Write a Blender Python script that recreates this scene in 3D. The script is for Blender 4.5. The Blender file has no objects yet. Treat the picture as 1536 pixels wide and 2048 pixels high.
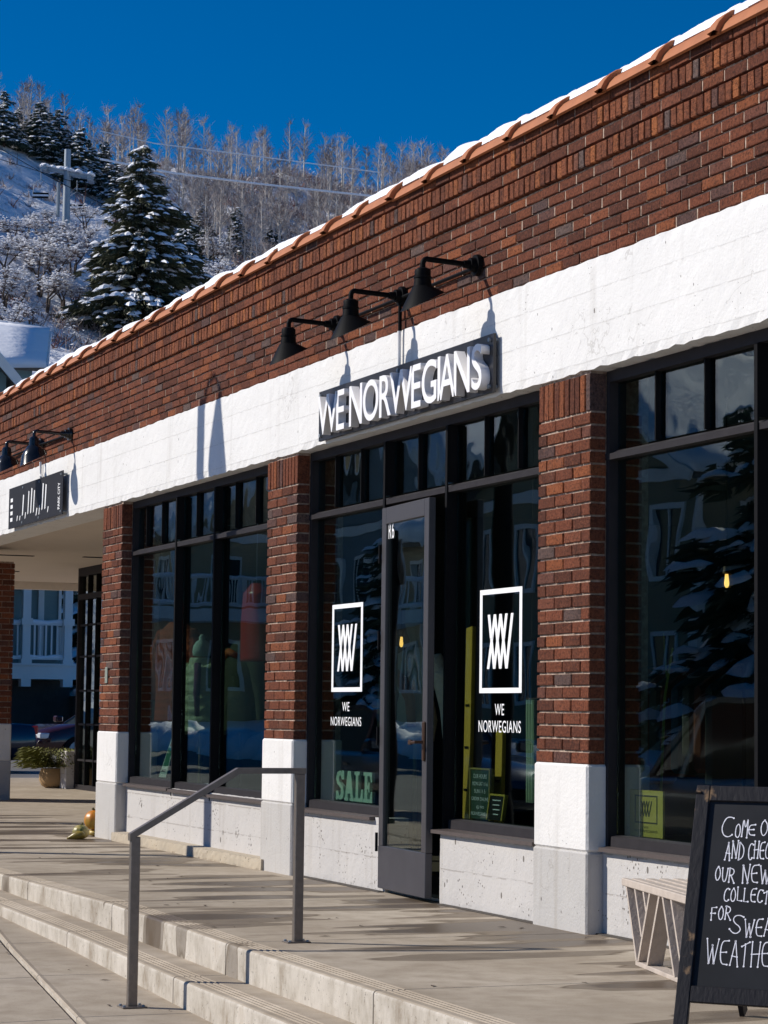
import bpy, math, random
import numpy as np
from mathutils import Vector, Matrix
random.seed(7)
rng = np.random.default_rng(7)
S = bpy.context.scene
COL = S.collection
PI = math.pi
R_ = math.radians

# ------------------------------------------------------------------ camera, sky, sun, exposure
CAM = Vector((0.0, -5.79619, 1.15380))
RV = Vector((0.37360, 0.92752, 0.01176))
UV = Vector((0.07255, -0.04185, 0.99649))
FV = Vector((-0.92475, 0.37144, 0.08293))
FPX = 4813.03
cd = bpy.data.cameras.new('camera')
cam = bpy.data.objects.new('camera', cd)
COL.objects.link(cam)
m3 = Matrix((RV, UV, -FV)).transposed()
cam.matrix_world = Matrix.Translation(CAM) @ m3.to_4x4()
cd.sensor_fit = 'HORIZONTAL'
cd.sensor_width = 36.0
cd.lens = 36.0 * FPX / 1536.0
cd.clip_start = 0.1
cd.clip_end = 6000
S.camera = cam

SUN_TO = Vector((-0.50, -0.866, 0.67)).normalized()
SUN_EL = math.asin(SUN_TO.z)
SUN_ROT = math.atan2(SUN_TO.x, SUN_TO.y)
w = bpy.data.worlds.new("World")
S.world = w
w.use_nodes = True
wn = w.node_tree
wn.nodes.clear()
sky = wn.nodes.new('ShaderNodeTexSky')
sky.sky_type = 'NISHITA'
sky.sun_disc = False
sky.sun_elevation = SUN_EL
sky.sun_rotation = SUN_ROT
sky.altitude = 2200
sky.air_density = 1.0
sky.dust_density = 2.0
sky.ozone_density = 4.0
hs = wn.nodes.new('ShaderNodeHueSaturation')
hs.inputs['Saturation'].default_value = 1.9
hs.inputs['Value'].default_value = 1.0
hs.inputs['Hue'].default_value = 0.506
bg = wn.nodes.new('ShaderNodeBackground')
bg.inputs['Strength'].default_value = 0.092
wo = wn.nodes.new('ShaderNodeOutputWorld')
wn.links.new(sky.outputs[0], hs.inputs['Color'])
wn.links.new(hs.outputs[0], bg.inputs['Color'])
wn.links.new(bg.outputs[0], wo.inputs['Surface'])
sl = bpy.data.lights.new('sun', 'SUN')
sl.energy = 4.8
sl.angle = R_(0.5)
sl.color = (1.0, 0.94, 0.85)
so = bpy.data.objects.new('sun', sl)
COL.objects.link(so)
so.rotation_euler = SUN_TO.to_track_quat('Z', 'Y').to_euler()
S.view_settings.view_transform = 'Standard'
S.view_settings.look = 'None'
S.view_settings.gamma = 1.0
S.view_settings.exposure = 0.0
S.view_settings.use_curve_mapping = False

# ------------------------------------------------------------------ helpers
class MB:
    """collects geometry for ONE mesh object"""
    def __init__(s):
        s.v = []; s.f = []; s.m = []; s.mi = 0
    def add(s, vs, fs):
        o = len(s.v)
        s.v.extend([tuple(p) for p in vs])
        for f in fs:
            s.f.append(tuple(i + o for i in f)); s.m.append(s.mi)
        return s
    def box(s, a, b, bev=0.0):
        x0, y0, z0 = a; x1, y1, z1 = b
        if x0 > x1: x0, x1 = x1, x0
        if y0 > y1: y0, y1 = y1, y0
        if z0 > z1: z0, z1 = z1, z0
        if bev <= 0:
            return s.add([(x0,y0,z0),(x1,y0,z0),(x1,y1,z0),(x0,y1,z0),(x0,y0,z1),(x1,y0,z1),(x1,y1,z1),(x0,y1,z1)],
                         [(0,3,2,1),(4,5,6,7),(0,1,5,4),(1,2,6,5),(2,3,7,6),(3,0,4,7)])
        c = bev; vs = []
        for sx in (0,1):
            for sy in (0,1):
                for sz in (0,1):
                    X, Y, Z = (x0,x1)[sx], (y0,y1)[sy], (z0,z1)[sz]
                    dx, dy, dz = (c,-c)[sx], (c,-c)[sy], (c,-c)[sz]
                    vs += [(X,Y+dy,Z+dz),(X+dx,Y,Z+dz),(X+dx,Y+dy,Z)]
        def i(a_, b_, c_, k): return ((a_*2+b_)*2+c_)*3+k
        fs = [(i(0,0,0,0),i(0,0,1,0),i(0,1,1,0),i(0,1,0,0)),(i(1,0,0,0),i(1,1,0,0),i(1,1,1,0),i(1,0,1,0)),
              (i(0,0,0,1),i(1,0,0,1),i(1,0,1,1),i(0,0,1,1)),(i(0,1,0,1),i(0,1,1,1),i(1,1,1,1),i(1,1,0,1)),
              (i(0,0,0,2),i(0,1,0,2),i(1,1,0,2),i(1,0,0,2)),(i(0,0,1,2),i(1,0,1,2),i(1,1,1,2),i(0,1,1,2))]
        for a_ in (0,1):
            for b_ in (0,1):
                fs.append((i(a_,b_,0,0),i(a_,b_,1,0),i(a_,b_,1,1),i(a_,b_,0,1)))
                fs.append((i(a_,0,b_,0),i(a_,1,b_,0),i(a_,1,b_,2),i(a_,0,b_,2)))
                fs.append((i(0,a_,b_,1),i(1,a_,b_,1),i(1,a_,b_,2),i(0,a_,b_,2)))
                for c_ in (0,1): fs.append((i(a_,b_,c_,0),i(a_,b_,c_,1),i(a_,b_,c_,2)))
        return s.add(vs, fs)
    def tube(s, pts, rad, n=8, cap=True):
        pts = [Vector(p) for p in pts]
        if not hasattr(rad, '__len__'): rad = [rad]*len(pts)
        vs = []; fs = []
        for k, p in enumerate(pts):
            d = (pts[min(k+1, len(pts)-1)] - pts[max(k-1, 0)]).normalized()
            a = d.orthogonal().normalized() if k == 0 else (a - d*a.dot(d)).normalized()
            b = d.cross(a)
            for j in range(n):
                t = 2*PI*j/n
                vs.append(p + rad[k]*(math.cos(t)*a + math.sin(t)*b))
        for k in range(len(pts)-1):
            for j in range(n):
                fs.append((k*n+j, k*n+(j+1)%n, (k+1)*n+(j+1)%n, (k+1)*n+j))
        if cap:
            fs.append(tuple(range(n-1,-1,-1))); fs.append(tuple((len(pts)-1)*n+j for j in range(n)))
        return s.add(vs, fs)
    def lathe(s, prof, c=(0,0,0), n=24, rib=None, sx=1, sy=1):
        vs = []; fs = []
        for (r, z) in prof:
            for j in range(n):
                t = 2*PI*j/n
                q = r*(rib(t) if rib else 1)
                vs.append((c[0]+sx*q*math.cos(t), c[1]+sy*q*math.sin(t), c[2]+z))
        for k in range(len(prof)-1):
            for j in range(n):
                fs.append((k*n+j, k*n+(j+1)%n, (k+1)*n+(j+1)%n, (k+1)*n+j))
        fs.append(tuple(range(n-1,-1,-1))); fs.append(tuple((len(prof)-1)*n+j for j in range(n)))
        return s.add(vs, fs)
    def prism(s, poly, h, ax='z', base=0.0):
        """poly in 2D extruded along an axis from base to base+h"""
        n = len(poly)
        def P(u, v, t):
            return {'z': (u,v,t), 'y': (u,t,v), 'x': (t,u,v)}[ax]
        vs = [P(u,v,base) for u,v in poly]+[P(u,v,base+h) for u,v in poly]
        fs = [tuple(range(n-1,-1,-1)), tuple(range(n,2*n))]+[(j,(j+1)%n,n+(j+1)%n,n+j) for j in range(n)]
        return s.add(vs, fs)
    def beam(s, p, q, wdt, hgt, up=(0,0,1)):
        p, q = Vector(p), Vector(q); d = (q-p).normalized()
        a = d.cross(Vector(up)).normalized(); b = a.cross(d)
        vs = []
        for e in (p, q):
            for (i, j) in ((-1,-1),(1,-1),(1,1),(-1,1)): vs.append(e + a*wdt/2*i + b*hgt/2*j)
        return s.add(vs, [(0,1,2,3),(7,6,5,4),(0,4,5,1),(1,5,6,2),(2,6,7,3),(3,7,4,0)])
    def mesh(s, name, smooth=None):
        me = bpy.data.meshes.new(name)
        me.from_pydata(s.v, [], s.f)
        if any(s.m): me.polygons.foreach_set('material_index', s.m)
        if smooth is not None:
            me.shade_smooth()
            if smooth < 179: me.set_sharp_from_angle(angle=R_(smooth))
        fix_normals(me)
        return me
    def obj(s, name, mats, parent=None, smooth=None, loc=None):
        return link(name, s.mesh(name, smooth), mats, parent, loc)

def fix_normals(me):
    import bmesh
    if len(me.polygons) > 6000: return
    b = bmesh.new(); b.from_mesh(me)
    bmesh.ops.recalc_face_normals(b, faces=b.faces)
    b.to_mesh(me); b.free()

def link(name, me, mats, parent=None, loc=None):
    o = bpy.data.objects.new(name, me)
    COL.objects.link(o)
    if mats is not None and me is not None and len(me.materials) == 0:
        for m in (mats if isinstance(mats, (list, tuple)) else [mats]): me.materials.append(m)
    if parent: o.parent = parent
    if loc is not None: o.location = loc
    return o

def thing(name, label, cat, loc=(0,0,0), rz=0.0, group=None, kind=None):
    o = bpy.data.objects.new(name, None)
    COL.objects.link(o)
    o.empty_display_size = 0.2
    o.location = loc; o.rotation_euler = (0,0,rz)
    return tag(o, label, cat, group, kind)

def tag(o, label=None, cat=None, group=None, kind=None):
    if label: o['label'] = label
    if cat: o['category'] = cat
    if group: o['group'] = group
    if kind: o['kind'] = kind
    return o

def copy_tree(o, parent=None):
    c = o.copy(); COL.objects.link(c)
    if parent: c.parent = parent
    for ch in list(o.children): copy_tree(ch, c)
    return c

def text_mesh(txt, h=1.0, ext=0.0, off=0.0, align='LEFT', bev=0.0, sp=1.0):
    cu = bpy.data.curves.new('t', 'FONT')
    cu.body = txt; cu.size = 1.0; cu.extrude = ext; cu.offset = off; cu.space_character = sp
    cu.resolution_u = 6; cu.bevel_depth = bev
    o = bpy.data.objects.new('t', cu); COL.objects.link(o)
    dg = bpy.context.evaluated_depsgraph_get()
    me = bpy.data.meshes.new_from_object(o.evaluated_get(dg))
    bpy.data.objects.remove(o); bpy.data.curves.remove(cu)
    return me

def fit_text(me, x0, x1, z0, z1, y, depth=None):
    """text mesh scaled into a facade rectangle, standing upright, facing -y"""
    co = np.array([v.co[:] for v in me.vertices])
    lo, hi = co.min(0), co.max(0)
    out = np.empty_like(co)
    out[:,0] = x0+(co[:,0]-lo[0])/(hi[0]-lo[0])*(x1-x0)
    out[:,2] = z0+(co[:,1]-lo[1])/(hi[1]-lo[1])*(z1-z0)
    if hi[2]-lo[2] > 1e-6 and depth: out[:,1] = y+(hi[2]-co[:,2])/(hi[2]-lo[2])*depth
    else: out[:,1] = y
    me.vertices.foreach_set('co', out.ravel().astype(np.float32))
    me.update()
    return me

def ray(px, py):
    return (FV + RV*((px-768)/FPX) - UV*((py-1024)/FPX))

# ------------------------------------------------------------------ materials
class G:
    def __init__(s, name):
        s.m = bpy.data.materials.new(name); s.m.use_nodes = True
        s.t = s.m.node_tree; s.t.nodes.clear()
        s.out = s.n('OutputMaterial'); s.co = s.n('TexCoord')
    def n(s, typ, **kw):
        x = s.t.nodes.new('ShaderNode'+typ)
        for k, v in kw.items():
            if k.startswith('_'): setattr(x, k[1:], v)
            else: x.inputs[k.replace('__',' ')].default_value = v
        return x
    def l(s, a, b): s.t.links.new(a, b)
    def noise(s, scale, detail=4, vec=None, rough=0.55, dist=0.0):
        x = s.n('TexNoise', Scale=scale, Detail=detail, Roughness=rough, Distortion=dist)
        s.l(vec if vec else s.co.outputs['Object'], x.inputs['Vector']); return x.outputs['Fac']
    def mapp(s, scale=(1,1,1), loc=(0,0,0), rot=(0,0,0), src=None):
        x = s.n('Mapping'); x.inputs['Scale'].default_value = scale; x.inputs['Location'].default_value = loc
        x.inputs['Rotation'].default_value = rot
        s.l(src if src else s.co.outputs['Object'], x.inputs['Vector']); return x.outputs[0]
    def ramp(s, fac, stops):
        x = s.n('ValToRGB'); e = x.color_ramp.elements
        while len(e) < len(stops): e.new(0.5)
        for k, (p, c) in enumerate(stops):
            e[k].position = p; e[k].color = (*c, 1) if len(c) == 3 else c
        s.l(fac, x.inputs['Fac']); return x.outputs[0]
    def mix(s, fac, a, b, mode='MIX'):
        x = s.n('Mix', _data_type='RGBA', _blend_type=mode)
        for sock, v in ((x.inputs[0], fac), (x.inputs[6], a), (x.inputs[7], b)):
            if isinstance(v, (int, float)): sock.default_value = v
            elif isinstance(v, tuple): sock.default_value = (*v, 1) if len(v) == 3 else v
            else: s.l(v, sock)
        return x.outputs[2]
    def math(s, op, a, b=0.0, c=None, clamp=False):
        x = s.n('Math', _operation=op, _use_clamp=clamp)
        for k, v in enumerate((a, b) if c is None else (a, b, c)):
            if isinstance(v, (int, float)): x.inputs[k].default_value = v
            else: s.l(v, x.inputs[k])
        return x.outputs[0]
    def bump(s, h, strength=0.5, dist=0.01, normal=None):
        x = s.n('Bump', Strength=strength, Distance=dist); s.l(h, x.inputs['Height'])
        if normal: s.l(normal, x.inputs['Normal'])
        return x.outputs[0]
    def bsdf(s, col, rough=0.7, metal=0.0, normal=None, spec=0.5, emit=None, es=0.0):
        b = s.n('BsdfPrincipled', Metallic=metal)
        for k, v in (('Base Color', col), ('Roughness', rough)):
            if isinstance(v, tuple): b.inputs[k].default_value = (*v, 1)
            elif isinstance(v, (int, float)): b.inputs[k].default_value = v
            else: s.l(v, b.inputs[k])
        b.inputs['Specular IOR Level'].default_value = spec
        if normal: s.l(normal, b.inputs['Normal'])
        if emit: b.inputs['Emission Color'].default_value = (*emit, 1); b.inputs['Emission Strength'].default_value = es
        s.l(b.outputs[0], s.out.inputs[0]); return s.m

def simple(name, col, rough=0.7, metal=0.0, var=0.15, scale=8.0, bump=0.0, bscale=60.0, bdist=0.004, spec=0.5, emit=None, es=0.0, world=False):
    g = G(name)
    f = g.noise(scale, 5)
    c = g.mix(f, tuple(max(0, k*(1-var)) for k in col), tuple(min(1, k*(1+var)) for k in col))
    nm = g.bump(g.noise(bscale, 4), bump, bdist) if bump else None
    return g.bsdf(c, rough, metal, nm, spec, emit, es)

def brick_mat(name, lo, hi, groove, vertical=False):
    g = G(name)
    oi = g.n('ObjectInfo'); ge = g.n('NewGeometry')
    rnd = g.math('FRACT', g.math('ADD', oi.outputs['Random'], ge.outputs['Random Per Island']))
    stops = [(0.0, lo), (0.25, tuple(0.6*a+0.4*b for a, b in zip(lo, hi))), (0.55, hi), (0.72, tuple(0.75*a for a in hi)), (0.83, (hi[0]*1.45, hi[1]*1.5, hi[2]*1.1)),
             (0.90, (hi[0]*0.9, hi[1]*1.0, hi[2]*1.2)), (0.965, (0.085, 0.055, 0.055)), (1.0, (0.14, 0.105, 0.095))]
    base = g.ramp(rnd, stops)
    vec = ge.outputs['Position']
    n1 = g.noise(62, 5, vec, 0.8)
    n2 = g.noise(24, 5, vec)
    c = g.mix(g.math('MULTIPLY', g.math('SUBTRACT', n1, 0.49, clamp=True), 9.0, clamp=True), base, g.mix(0.80, base, (0.012, 0.007, 0.006)))
    c = g.mix(g.math('MULTIPLY', g.math('SUBTRACT', 0.45, n1, clamp=True), 7.0, clamp=True), c, g.mix(0.6, base, (0.40, 0.17, 0.085)))
    c = g.mix(g.math('MULTIPLY', n2, 0.35), c, g.mix(0.5, base, (0.30, 0.13, 0.07)))
    st = g.noise(1.0, 5, g.mapp((4.5, 4.5, 0.8), src=vec), 0.65)
    c = g.mix(g.math('MULTIPLY', g.math('SUBTRACT', st, 0.52, clamp=True), 2.6, clamp=True), c, g.mix(0.6, c, (0.05, 0.025, 0.018)))
    sm = g.noise(2.3, 6, vec, 0.7)
    c = g.mix(g.math('MULTIPLY', g.math('SUBTRACT', sm, 0.60, clamp=True), 2.2, clamp=True), c, g.mix(0.55, c, (0.42, 0.30, 0.23)))
    # combed, wire-cut face: grooves across or along the face
    wv = g.noise(1.0, 2, g.mapp((8, 8, 260) if groove == 'h' else (260, 8, 8), src=vec))
    h = g.math('ADD', g.math('MULTIPLY', n1, 1.0), g.math('MULTIPLY', wv, 1.3))
    return g.bsdf(c, 0.85, 0, g.bump(h, 1.0, 0.010), 0.2)

def mortar_mat():
    g = G('mortar'); ge = g.n('NewGeometry')
    n = g.noise(30, 5, ge.outputs['Position'])
    c = g.ramp(n, [(0.3, (0.24, 0.16, 0.115)), (0.7, (0.60, 0.47, 0.37))])
    return g.bsdf(c, 0.95, 0, g.bump(g.noise(220, 3, ge.outputs['Position']), 0.8, 0.005), 0.1)

def paint_mat(name, col, dirt, pits, board=0.0, boardz=0.2):
    """rough cast concrete, painted or bare, with board marks, cracks, air holes and dirt"""
    g = G(name); v = g.n('NewGeometry').outputs['Position']
    big = g.noise(1.7, 6, v); mid = g.noise(9, 6, v)
    c = g.mix(g.math('MULTIPLY', g.math('SUBTRACT', big, 0.35, clamp=True), 1.2, clamp=True), col, tuple(k*0.82 for k in col))
    c = g.mix(g.math('MULTIPLY', mid, 0.35), c, tuple(k*0.86 for k in col))
    st = g.noise(1.0, 4, g.mapp((9, 9, 0.7), src=v))
    c = g.mix(g.math('MULTIPLY', g.math('SUBTRACT', st, 0.56, clamp=True), 2.2*dirt, clamp=True), c, (0.30, 0.26, 0.21))
    vo = g.n('TexVoronoi', Scale=9.0, Randomness=1.0); g.l(g.mapp((1.15,1.15,0.62), src=v), vo.inputs['Vector'])
    sz = g.math('MULTIPLY', g.noise(3.2, 3, v), 0.36*pits)
    hole = g.math('LESS_THAN', g.math('ADD', vo.outputs['Distance'], 0.0), g.math('SUBTRACT', sz, 0.120*pits))
    vo2 = g.n('TexVoronoi', Scale=34.0); g.l(v, vo2.inputs['Vector'])
    hole2 = g.math('LESS_THAN', vo2.outputs['Distance'], g.math('SUBTRACT', g.math('MULTIPLY', g.noise(5.0, 3, v), 0.80*pits), 0.335*pits))
    hh = g.math('MAXIMUM', hole, hole2)
    c = g.mix(g.math('MULTIPLY', hh, 0.8), c, (0.09, 0.075, 0.06))
    h = g.math('ADD', g.math('MULTIPLY', mid, 0.6), g.math('MULTIPLY', g.noise(60, 4, v), 0.35))
    h = g.math('SUBTRACT', h, g.math('MULTIPLY', hh, 1.2))
    # hairline cracks
    vc = g.n('TexVoronoi', _feature='DISTANCE_TO_EDGE', Scale=0.9)
    dv = g.n('VectorMath', _operation='ADD'); nz = g.n('TexNoise', Scale=2.5, Detail=5); g.l(v, nz.inputs['Vector'])
    g.l(v, dv.inputs[0]); g.l(nz.outputs['Color'], dv.inputs[1]); g.l(dv.outputs[0], vc.inputs['Vector'])
    crack = g.math('MULTIPLY', g.math('LESS_THAN', vc.outputs['Distance'], 0.004), g.math('GREATER_THAN', big, 0.55))
    c = g.mix(g.math('MULTIPLY', crack, 0.25), c, (0.2, 0.17, 0.14))
    if board:
        sp = g.n('SeparateXYZ'); g.l(v, sp.inputs[0])
        zz = g.math('ADD', sp.outputs[2], g.math('MULTIPLY', g.math('SUBTRACT', mid, 0.5), 0.012))
        fr = g.math('FRACT', g.math('DIVIDE', zz, boardz))
        ln = g.math('LESS_THAN', fr, 0.035)
        stp = g.math('MULTIPLY', g.math('FRACT', g.math('MULTIPLY', g.math('FLOOR', g.math('DIVIDE', zz, boardz)), 0.37)), 0.8)
        h = g.math('ADD', g.math('SUBTRACT', h, g.math('MULTIPLY', ln, board)), stp)
        c = g.mix(g.math('MULTIPLY', g.math('MULTIPLY', ln, g.math('GREATER_THAN', mid, 0.47)), 0.5*board), c, (0.22, 0.18, 0.15))
    return g.bsdf(c, 0.85, 0, g.bump(h, 0.7, 0.012), 0.2)

def pave_mat(name, wetness=1.0):
    g = G(name); v = g.n('NewGeometry').outputs['Position']
    big = g.noise(0.9, 6, v); mid = g.noise(6, 6, v); fine = g.noise(140, 3, v)
    col = g.ramp(big, [(0.3, (0.31, 0.255, 0.19)), (0.52, (0.42, 0.355, 0.275)), (0.75, (0.52, 0.45, 0.36))])
    col = g.mix(g.math('MULTIPLY', g.math('SUBTRACT', mid, 0.40, clamp=True), 2.4, clamp=True), col, (0.27, 0.215, 0.155))
    gr2 = g.noise(75, 3, v, 0.7)
    col = g.mix(g.math('MULTIPLY', g.math('SUBTRACT', gr2, 0.58, clamp=True), 3.5, clamp=True), col, (0.17, 0.14, 0.11))
    sw = g.noise(1.0, 5, g.mapp((3.2, 0.9, 1), src=v))
    col = g.mix(g.math('MULTIPLY', g.math('SUBTRACT', sw, 0.5, clamp=True), 1.6, clamp=True), col, (0.30, 0.25, 0.20))
    col = g.mix(g.math('MULTIPLY', fine, 0.22), col, (0.55, 0.49, 0.41))
    nr = g.n('SeparateXYZ'); g.l(g.n('NewGeometry').outputs['True Normal'], nr.inputs[0])
    up = g.math('LESS_THAN', nr.outputs[2], 0.6)
    rs = g.noise(1.0, 6, g.mapp((5.5, 5.5, 3.0), src=v), 0.7)
    col = g.mix(g.math('MULTIPLY', up, 0.75), col, g.ramp(rs, [(0.32, (0.26,0.215,0.165)), (0.45, (0.47,0.43,0.37)), (0.60, (0.62,0.575,0.51)), (0.75, (0.50,0.44,0.36))]))
    pk = g.noise(48, 3, v, 0.6)
    col = g.mix(g.math('MULTIPLY', g.math('GREATER_THAN', pk, 0.66), g.math('ADD', 0.10, g.math('MULTIPLY', up, 0.45))), col, (0.12,0.10,0.08))
    rough = 0.8
    if wetness:
        sp = g.n('SeparateXYZ'); g.l(v, sp.inputs[0])
        s1 = g.noise(1.0, 1.5, g.mapp((2.7, 0.62, 1), loc=(3.3, 1.2, 0), rot=(0, 0, R_(6)), src=v), 0.4)
        near = g.math('SUBTRACT', g.math('MULTIPLY', g.math('ADD', sp.outputs[1], 1.30), 0.085), g.math('MULTIPLY', g.math('MAXIMUM', g.math('ADD', sp.outputs[1], 0.1), 0.0), 0.35))     # melt water collects by the wall
        lim = g.math('SUBTRACT', g.math('ADD', s1, near), 0.606-0.035*wetness)
        wet = g.math('MULTIPLY', lim, 60, clamp=True)
        rim = g.math('SUBTRACT', g.math('MULTIPLY', g.math('ADD', lim, 0.012), 90, clamp=True), wet, clamp=True)
        wc = g.mix(0.70, col, (0.085, 0.06, 0.04))
        col = g.mix(g.math('MULTIPLY', wet, 0.80), col, wc)
        col = g.mix(g.math('MULTIPLY', rim, 0.85), col, (0.13, 0.10, 0.07))
        deep = g.math('MULTIPLY', g.math('SUBTRACT', lim, 0.045), 30, clamp=True)
        col = g.mix(g.math('MULTIPLY', deep, 0.7), col, (0.09,0.065,0.045))
        rough = g.math('SUBTRACT', 0.85, g.math('ADD', g.math('MULTIPLY', wet, 0.22), g.math('MULTIPLY', deep, 0.28)))
        amt = g.math('SUBTRACT', 1.0, g.math('MULTIPLY', deep, 0.97))
        h = g.math('MULTIPLY', g.math('ADD', g.math('MULTIPLY', mid, 0.6), g.math('MULTIPLY', fine, 0.35)), amt)
    else:
        h = g.math('ADD', g.math('MULTIPLY', mid, 0.6), g.math('MULTIPLY', fine, 0.35))
    return g.bsdf(col, rough, 0, g.bump(h, 0.5, 0.008), 0.12)

def glass_mat(name, tint=(0.62, 0.74, 0.70), wav=0.02, scale=1.6):
    g = G(name); v = g.n('NewGeometry').outputs['Position']
    nm = g.bump(g.noise(scale, 2, v, 0.4), wav*4, 0.05)
    ge = g.n('NewGeometry')
    fr = g.n('Fresnel'); g.l(nm, fr.inputs['Normal'])
    g.l(g.math('ADD', g.math('MULTIPLY', ge.outputs['Backfacing'], 1/1.72-1.72), 1.72), fr.inputs['IOR'])     # a thin sheet: the same reflectance from either side
    tr = g.n('BsdfTransparent'); tr.inputs[0].default_value = (*tint, 1)
    gl = g.n('BsdfGlossy', Roughness=0.0); gl.inputs['Color'].default_value = (0.95, 1.0, 0.98, 1); g.l(nm, gl.inputs['Normal'])
    mx = g.n('MixShader'); g.l(fr.outputs[0], mx.inputs[0]); g.l(tr.outputs[0], mx.inputs[1]); g.l(gl.outputs[0], mx.inputs[2])
    g.l(mx.outputs[0], g.out.inputs[0]); return g.m

def snow_mat(name='snow', tint=(0.86, 0.88, 0.92), speck=0.0, bscale=3.0, bdist=0.06):
    g = G(name); v = g.n('NewGeometry').outputs['Position']
    f = g.noise(bscale, 6, v)
    c = g.mix(f, tint, tuple(k*0.94 for k in tint))
    if speck:
        s2 = g.noise(0.55, 6, v, 0.75)
        c = g.mix(g.math('MULTIPLY', g.math('SUBTRACT', s2, 0.62-speck*0.1, clamp=True), 5, clamp=True), c, (0.20, 0.15, 0.11))
    return g.bsdf(c, 0.75, 0, g.bump(f, 0.7, bdist), 0.3)

M = {}
M['brick'] = brick_mat('brick_stretcher', (0.088, 0.026, 0.016), (0.225, 0.064, 0.031), 'v')
M['rowlock'] = brick_mat('brick_rowlock', (0.140, 0.040, 0.021), (0.300, 0.092, 0.040), 'h')
M['mortar'] = mortar_mat()
M['band'] = paint_mat('white_paint', (0.77, 0.755, 0.73), 0.6, 0.66, 0.3, 0.19)
M['plinth'] = paint_mat('bare_concrete', (0.56, 0.535, 0.51), 0.9, 1.25, 0.8, 0.21)
M['base_grey'] = paint_mat('grey_render', (0.52, 0.50, 0.475), 1.1, 0.75)
M['base_white'] = paint_mat('white_render', (0.79, 0.77, 0.74), 0.5, 0.5)
M['ledge'] = paint_mat('stained_concrete', (0.50, 0.43, 0.33), 1.6, 0.9)
M['step'] = paint_mat('step_concrete', (0.60, 0.55, 0.47), 1.3, 0.8)
M['pave'] = pave_mat('pavement_concrete', 1.0)
M['walk'] = pave_mat('sidewalk_concrete', 0)
M['joint'] = simple('joint_dirt', (0.06, 0.05, 0.04), 0.95)
M['black'] = simple('black_steel', (0.010, 0.010, 0.011), 0.65, 0.0, 0.2, 20, 0.15, 120, 0.002, spec=0.05)
M['frame'] = simple('window_frame_paint', (0.030, 0.027, 0.029), 0.55, 0.0, 0.25, 14, 0.2, 90, 0.002, spec=0.10)
M['lampblack'] = simple('lamp_black', (0.0045, 0.0045, 0.005), 0.55, 0.0, 0.2, 30, 0.1, 200, 0.001, spec=0.06)
M['lampgloss'] = simple('lamp_gloss_black', (0.010, 0.011, 0.012), 0.18, 0.0, 0.2, 30)
M['signboard'] = simple('sign_board', (0.014, 0.014, 0.017), 0.3, 0.0, 0.2, 6)
M['letter'] = simple('letter_white', (0.84, 0.83, 0.84), 0.45, 0.0, 0.03, 6)
M['vinyl'] = simple('white_vinyl', (0.88, 0.88, 0.88), 0.6, 0.0, 0.02)
M['tile'] = simple('terracotta', (0.38, 0.125, 0.040), 0.7, 0.0, 0.5, 4, 0.4, 70, 0.004)
M['snow'] = snow_mat()
M['glass'] = glass_mat('window_glass', (0.64, 0.73, 0.69), 0.012, 1.1)
M['glass2'] = glass_mat('transom_glass', (0.64, 0.73, 0.69), 0.03, 2.0)
M['clear'] = glass_mat('plain_glass', (0.8, 0.85, 0.85), 0.0)
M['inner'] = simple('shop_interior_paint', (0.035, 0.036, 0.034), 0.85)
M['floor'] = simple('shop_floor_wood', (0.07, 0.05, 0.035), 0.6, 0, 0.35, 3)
M['ceil'] = simple('arcade_stucco', (0.66, 0.58, 0.50), 0.9, 0, 0.06, 2, 0.35, 90, 0.004)
M['roof'] = simple('roof_felt', (0.12, 0.11, 0.10), 0.9)
M['steel'] = simple('rail_steel', (0.21, 0.180, 0.155), 0.45, 0.6, 0.3, 35, 0.25, 150, 0.002)
M['galv'] = simple('galvanised', (0.30, 0.34, 0.37), 0.5, 0.5, 0.1, 3)
M['chalk'] = simple('chalk', (0.86, 0.84, 0.88), 0.9, 0, 0.12, 60)
M['slate'] = simple('chalkboard', (0.013, 0.014, 0.017), 0.6, 0, 0.75, 5, 0.1, 90, 0.001, spec=0.2)
M['woodwhite'] = simple('weathered_white_wood', (0.47, 0.40, 0.34), 0.8, 0, 0.3, 14, 0.6, 70, 0.004)
M['brass'] = simple('door_brass', (0.10, 0.055, 0.035), 0.4, 0.7)
M['asphalt'] = simple('asphalt', (0.13, 0.13, 0.115), 0.85, 0, 0.35, 0.8, 0.5, 80, 0.006)
M['conduit_w'] = simple('conduit_white', (0.78, 0.77, 0.76), 0.6)
M['warm'] = simple('stand_in_glow', (1.0, 0.6, 0.2), 0.4, emit=(1.0, 0.50, 0.12), es=3.5)  # glow of the added bulbs that mimic reflected lanterns

def worn_wood():
    g = G('worn_black_wood'); v = g.co.outputs['Object']
    gr = g.noise(1.0, 5, g.mapp((70, 70, 6), src=v)); sp = g.noise(14, 6, v)
    c = g.mix(gr, (0.008, 0.008, 0.010), (0.024, 0.022, 0.025))
    c = g.mix(g.math('MULTIPLY', g.math('SUBTRACT', g.math('ADD', sp, g.math('MULTIPLY', gr, 0.2)), 0.74, clamp=True), 9, clamp=True), c, (0.24, 0.15, 0.08))
    return g.bsdf(c, 0.5, 0, g.bump(gr, 0.6, 0.003), 0.2)
M['wornwood'] = worn_wood()

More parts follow.
